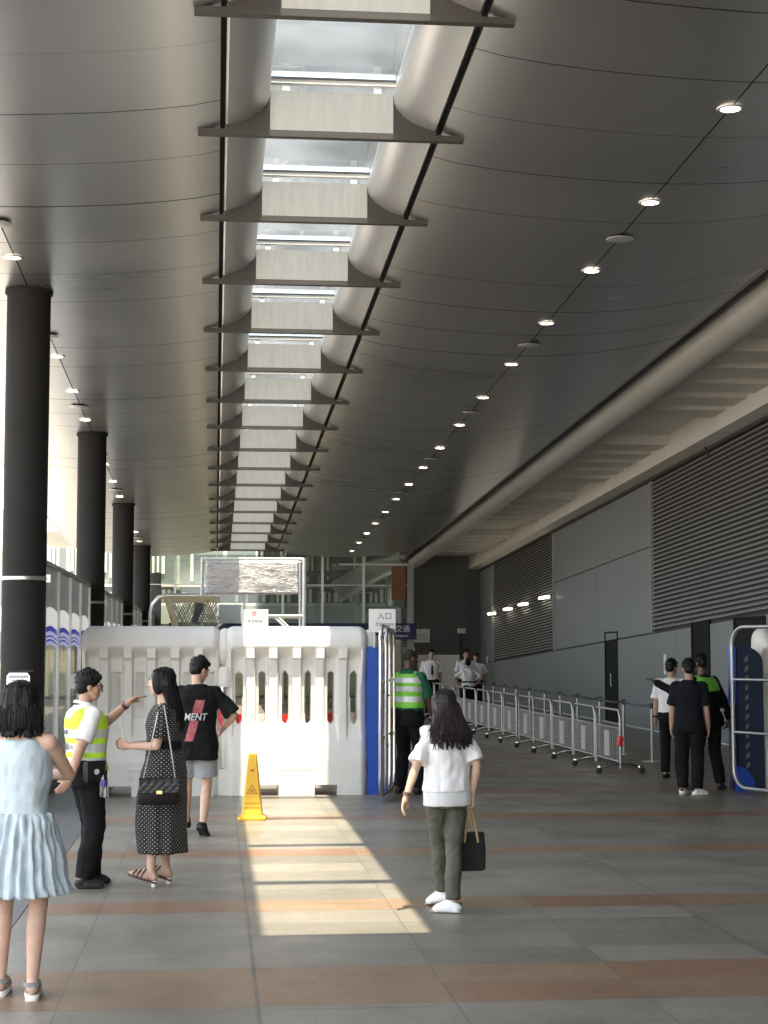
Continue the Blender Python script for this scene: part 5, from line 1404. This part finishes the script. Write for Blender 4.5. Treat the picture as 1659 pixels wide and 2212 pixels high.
m=MB(); a=b.ank[1]; m.tube([a+Vector((.036*math.cos(q*math.pi/8),.038*math.sin(q*math.pi/8)-.004,-.004)) for q in range(16)],.008,n=6,closed=True); put('sock',m.mesh('sock','sole_white',smooth=60),p)
# print on the shirt's back, laid on the cloth
def wrap_print(body_obj,parent,name,quads,mat_,off=.004):
    """patches projected from behind onto the cloth"""
    me=body_obj.data
    from mathutils.bvhtree import BVHTree
    bv=BVHTree.FromPolygons([v.co for v in me.vertices],[tuple(pl.vertices) for pl in me.polygons])
    m=MB()
    for poly in quads:
        n0=len(m.v); ok=True; vs=[]
        for x,z in poly:
            hit=bv.ray_cast(Vector((x,-1.,z)),Vector((0,1,0)))
            if hit[0] is None: ok=False; break
            vs.append((x,hit[0].y-off,z))
        if ok: m.add(vs,[tuple(range(len(poly)))])
    return m.build(name,mat_,parent)
def grid(x0,x1,z0,z1,sk,nx=6,nz=8):
    Q=[]
    for i in range(nx):
        for j in range(nz):
            f=lambda i,j:(x0+(x1-x0)*i/nx+sk*((z0+(z1-z0)*j/nz)-z0),z0+(z1-z0)*j/nz)
            Q.append([f(i,j),f(i+1,j),f(i+1,j+1),f(i,j+1)])
    return Q
wrap_print(so,p,'shirt_print',grid(-.03,.065,1.20,1.335,.25),'print_red'); wrap_print(so,p,'shirt_print',grid(-.10,-.015,.93,1.13,.25),'print_red')
lt=lettering(p,'MENT',.098,(0,0,0),m='print_white',bold=.002,sx=1.,shear=.2); lt.name='shirt_lettering'
from mathutils.bvhtree import BVHTree
bv=BVHTree.FromPolygons([v.co for v in so.data.vertices],[tuple(pl.vertices) for pl in so.data.polygons])
for v in lt.data.vertices:
    x=v.co.x*.86+.0; z=v.co.y*1.0+1.165
    hit=bv.ray_cast(Vector((x,-1,z)),Vector((0,1,0)))
    v.co=Vector((x,(hit[0].y if hit[0] else -.13)-.011,z))
lt.location=(0,0,0); lt.rotation_euler=(0,0,0); lt.scale=(1,1,1)
# ---- woman in the white blouse
X,Y,h=1.64,11.74,-16
p=person('woman in a loose white blouse and olive trousers, walking away with a black tote bag',X,Y,h)
b=Body(1.55,True,feet=[(.085,.27),(.015,-.04)],wr=[(-.30,.05,.80),(.20,.02,.80)],poles=[(-.6,-1,0),(.6,-1,0)],head=(R(8),R(-6),0),hip=(.02,.06),foot_yaw=(R(50),R(56)),heel=(R(12),0),lift=(.012,0),bulk=.98,lean=(.0,.02),hands=[{'dir':(-.25,.05,-1),'palm':(.6,-.6,0),'curl':.30,'thumb':(.4,1,0)},{'dir':(0,0,-1),'palm':(-1,0,0),'curl':1.1}])
put('body',b.body(.0078,'skin_light'),p); b.face(p)
b.top('blouse',p,'cloth_white',.835,o=.032,sleeve=.86,sr=1.75,flare=1.02,wr=.014,seed=21.,voxel=.0085)
b.top('under_layer',p,'cloth_sheer',.735,o=.024,flare=1.01,hemx=.004,wr=.004,seed=22.,neck=.98,sleeves=False)
b.trousers(p,'cloth_olive',1.95,o=.012,wr=.010,seed=14.,top=1.02,ho=.012,cut=.87)
b.shoes(p,'cloth_white','sole_white',o=.009,tab='leather_black')
b.long_hair(p,'hair_brown',1.20,.150,(.095,.085),seed=12,ragged=.07)
m=MB(); w,e=b.wri[0],b.elb[0]; fa=(w-e).normalized(); u=fa.cross(Vector((0,0,1))).normalized(); v=fa.cross(u); c0=w-fa*.02
m.loft([[c0+fa*t+(u*math.cos(q*math.pi/8)+v*math.sin(q*math.pi/8))*.030 for q in range(16)] for t in (-.012,.012)]); put('watch',m.mesh('watch','leather_brown',smooth=40),p)
hp_=b.palm[1][0]; hw=loc2world(X,Y,h,hp_)
t=thing('tote_bag','black canvas tote bag with a tan handle, carried low by the woman in white','bag',(hw.x+.02,hw.y+.10,.265),R(6))
m=MB(); m.loft([bagring(0,.088,.05),bagring(.012,.10,.062),bagring(.14,.103,.06),bagring(.262,.098,.040),bagring(.27,.094,.034)]); m.build('body','canvas_black',t,smooth=40)
hz=hw.z-.265
m=MB()
for yy in (-.045,.045): m.tube([(-.055,yy,.20),(-.045,yy*.9,.27),(-.02,yy*.35-.05,hz-.05),(-.015,-.10,hz-.008),(.0,yy*.35-.05,hz-.05),(.035,yy*.9,.27),(.045,yy,.20)],.0085,n=8)
m.build('handle','strap_tan',t,smooth=60)
# ---- guard in the green vest
X,Y,h=2.45,21.12,42
p=person('tall man with cropped hair in green polo and green striped safety vest by the gate',X,Y,h)
b=Body(1.835,False,feet=[(-.13,.0),(.14,.04)],wr=[(-.25,.05,.86),(.24,.24,.88)],poles=[(-1,-.7,0),(1,-.8,0)],head=(R(-20),R(-8),0),bulk=1.10,foot_yaw=(R(8),R(-20)),hands=[{},{'palm':(-1,0,0),'curl':.6}])
put('body',b.body(.009,'skin_dark'),p); b.face(p); b.short_hair(p,'brow',buzz=True)
b.top('polo_shirt',p,'cloth_green',.93,o=.020,sleeve=.86,sr=1.6,wr=.006,seed=31.)
b.top('safety_vest',p,['hivis_green','reflective'],1.09,o=.034,flare=1.0,wr=.006,neck=1.42,sleeves=False,yokes=True,seed=32.,paint=vestpaint([(1.405,1.475),(1.30,1.365),(1.165,1.24)]),voxel=.009)
b.trousers(p,'cloth_black',1.97,o=.022,wr=.006,seed=33.); b.shoes(p,'leather_black','rubber')
m=MB(); nk=b.neck; m.tube([nk+Vector((.072*math.cos(a),-.004+.074*math.sin(a),.006-.02*math.sin(a))) for a in [2*math.pi*q/18 for q in range(18)]],.016,n=8,closed=True); put('collar',m.mesh('collar','cloth_green',smooth=60),p)
# ---- the three by the right gate
X,Y,h=5.97,20.62,22
p=person('man in plain black T-shirt, black trousers and white trainers by the right gate',X,Y,h)
b=Body(1.70,False,feet=[(-.10,.05),(.09,-.03)],wr=[(-.235,.05,.80),(.235,.05,.80)],poles=[(-.5,-1,0),(.5,-1,0)],head=(R(18),R(-6),0),foot_yaw=(R(-5),R(-48)),bulk=.98)
put('body',b.body(.009,'skin_tan'),p); b.face(p); b.short_hair(p,'hair_black',seed=13,spike=.02)
b.top('t_shirt',p,'cloth_navy',.80,o=.022,sleeve=.86,sr=1.6,flare=1.03,wr=.008,seed=41.)
b.trousers(p,'cloth_black',1.97,o=.024,wr=.006,seed=42.); b.shoes(p,'sole_white','sole_white',tab='cloth_black')
X,Y,h=6.50,23.35,25
p=person('man in a white short sleeved shirt and dark trousers, behind the man in black',X,Y,h)
b=Body(1.68,False,feet=[(-.10,.0),(.10,.03)],wr=[(-.25,.06,.80),(.25,.05,.80)],poles=[(-.5,-1,0),(.5,-1,0)],head=(R(-25),R(-8),0),bulk=1.04)
put('body',b.body(.010,'skin_tan'),p); b.face(p); b.short_hair(p,'hair_black',seed=14,spike=.018)
b.top('shirt',p,'cloth_white',.93,o=.024,sleeve=.80,sr=1.6,wr=.008,seed=51.); b.trousers(p,'cloth_black',1.97,o=.02,seed=52.); b.shoes(p,'leather_black','rubber')
m=MB(); w,e=b.wri[0],b.elb[0]; fa=(w-e).normalized(); u=fa.cross(Vector((0,0,1))).normalized(); v=fa.cross(u); c0=w-fa*.03
m.loft([[c0+fa*t+(u*math.cos(q*math.pi/8)+v*math.sin(q*math.pi/8))*.034 for q in range(16)] for t in (-.014,.014)]); put('watch',m.mesh('watch','leather_black',smooth=40),p)
X,Y,h=6.44,21.40,-28
p=person('man in dark clothes with a green vest, one arm stretched out, beside the hatched barrier',X,Y,h)
wl=w2l(h,-.66,.10,1.40)
b=Body(1.765,False,feet=[(-.16,.06),(.12,-.10)],wr=[wl,(.27,-.14,.92)],poles=[(0,-.6,-1),(1,-.5,.25)],head=(R(25),R(-14),0),lean=(-.07,.05),hip=(.02,0),bulk=1.04,foot_yaw=(R(20),R(-60)),hands=[{'palm':(0,0,-1),'curl':.5},{'dir':(-.3,.4,-1),'palm':(-1,.2,0),'curl':.5}])
put('body',b.body(.010,'skin_dark'),p); b.face(p); b.short_hair(p,'hair_black',seed=15,spike=.025)
b.top('long_sleeved_shirt',p,'cloth_black',.90,o=.018,sleeve=1.9,wr=.006,seed=61.)
b.top('safety_vest',p,['hivis_green','cloth_black'],1.02,o=.032,flare=1.0,wr=.006,neck=1.42,sleeves=False,yokes=True,seed=62.,paint=lambda c:0 if c.z>1.29 else 1)
b.trousers(p,'cloth_black',1.97,o=.022,seed=63.); b.shoes(p,'leather_black','rubber')
m=MB(); m.ell(b.pel+Vector((.10,-.155,.10)),(.04,.015,.025),n=10,h=6); put('badge',m.mesh('badge','cloth_white',smooth=60),p)
# ---- officers far down the lane
def officer(X,Y,h,H,label,seed,wr,female=False,epaulettes=True,head=(0,0,0),belt=False):
    p=person(label,X,Y,h)
    b=Body(H,female,feet=[(-.11,.0),(.11,.02)],wr=wr,poles=[(-1,-.6,0),(1,-.6,0)],head=head,bulk=1.06,foot_yaw=(R(10),R(-10)))
    put('body',b.body(.011,'skin_tan'),p); b.face(p); b.short_hair(p,'hair_black',seed=seed,spike=.012)
    b.top('shirt',p,'cloth_white',.96*b.k,o=.022,sleeve=.80,sr=1.7,wr=.007,seed=seed*1.7,voxel=.012)
    b.trousers(p,'cloth_black',1.97,o=.024,seed=seed*2.3,voxel=.012,wr=.004); b.shoes(p,'leather_black','rubber')
    if epaulettes:
        m=MB()
        for i in (0,1):
            c=b.sh[i]; m.ell(c+Vector((0,0,.062)),(.05,.03,.012),n=10,h=6)
        put('epaulette',m.mesh('epaulette','leather_black',smooth=60),p)
        m=MB(); m.prism([(-.018,1.33*b.k),(.018,1.33*b.k),(.030,1.12*b.k),(0,1.06*b.k),(-.030,1.12*b.k)],'y',.155*b.k,.166*b.k); put('tie',m.mesh('tie','cloth_navy'),p)
    if belt:
        m=MB(); k=b.k
        for sx in (-1,1):
            m.loft([[b.spine(z*k)+Vector((x-.022,y,0)),b.spine(z*k)+Vector((x+.022,y,0)),b.spine(z*k)+Vector((x+.022,y-.010,0)),b.spine(z*k)+Vector((x-.022,y-.010,0))] for z,x,y in ((1.42,sx*.10,-.07),(1.36,sx*.095,-.135),(1.22,sx*.05,-.158),(1.10,0,-.152))])
        put('reflective_strap',m.mesh('reflective_strap','reflective'),p)
        m=MB(); m.loft([b.ring(z*k,(.152*b.bulk+.038)*k,(.108*b.bulk+.038)*k,0) for z in (.99,1.055)]); put('belt',m.mesh('belt','reflective',smooth=50),p)
        m=MB(); m.loft([b.ring(z*k,(.152*b.bulk+.036)*k,(.108*b.bulk+.036)*k,0) for z in (1.056,1.11)]); put('belt_band',m.mesh('belt_band','leather_black',smooth=50),p)
    return b
A=[(-.25,-.02,.86),(.25,-.02,.86)]
officer(5.72,44.0,180,1.80,'uniformed officer in a white shirt with dark epaulettes, standing alone before the white board',21,A)
officer(6.80,45.0,170,1.80,'tallest of the three officers grouped at the far end of the queue lane, facing outwards',22,A,head=(0,R(-4),0))
officer(7.24,46.0,190,1.69,'shorter officer at the far end, standing between the taller officer and the grey wall',23,A)
officer(6.48,42.5,8,1.56,'person with a reflective crossed harness and belt, back turned, facing the far officers',24,[(-.24,.12,.95),(.24,.12,.95)],True,False,belt=True)
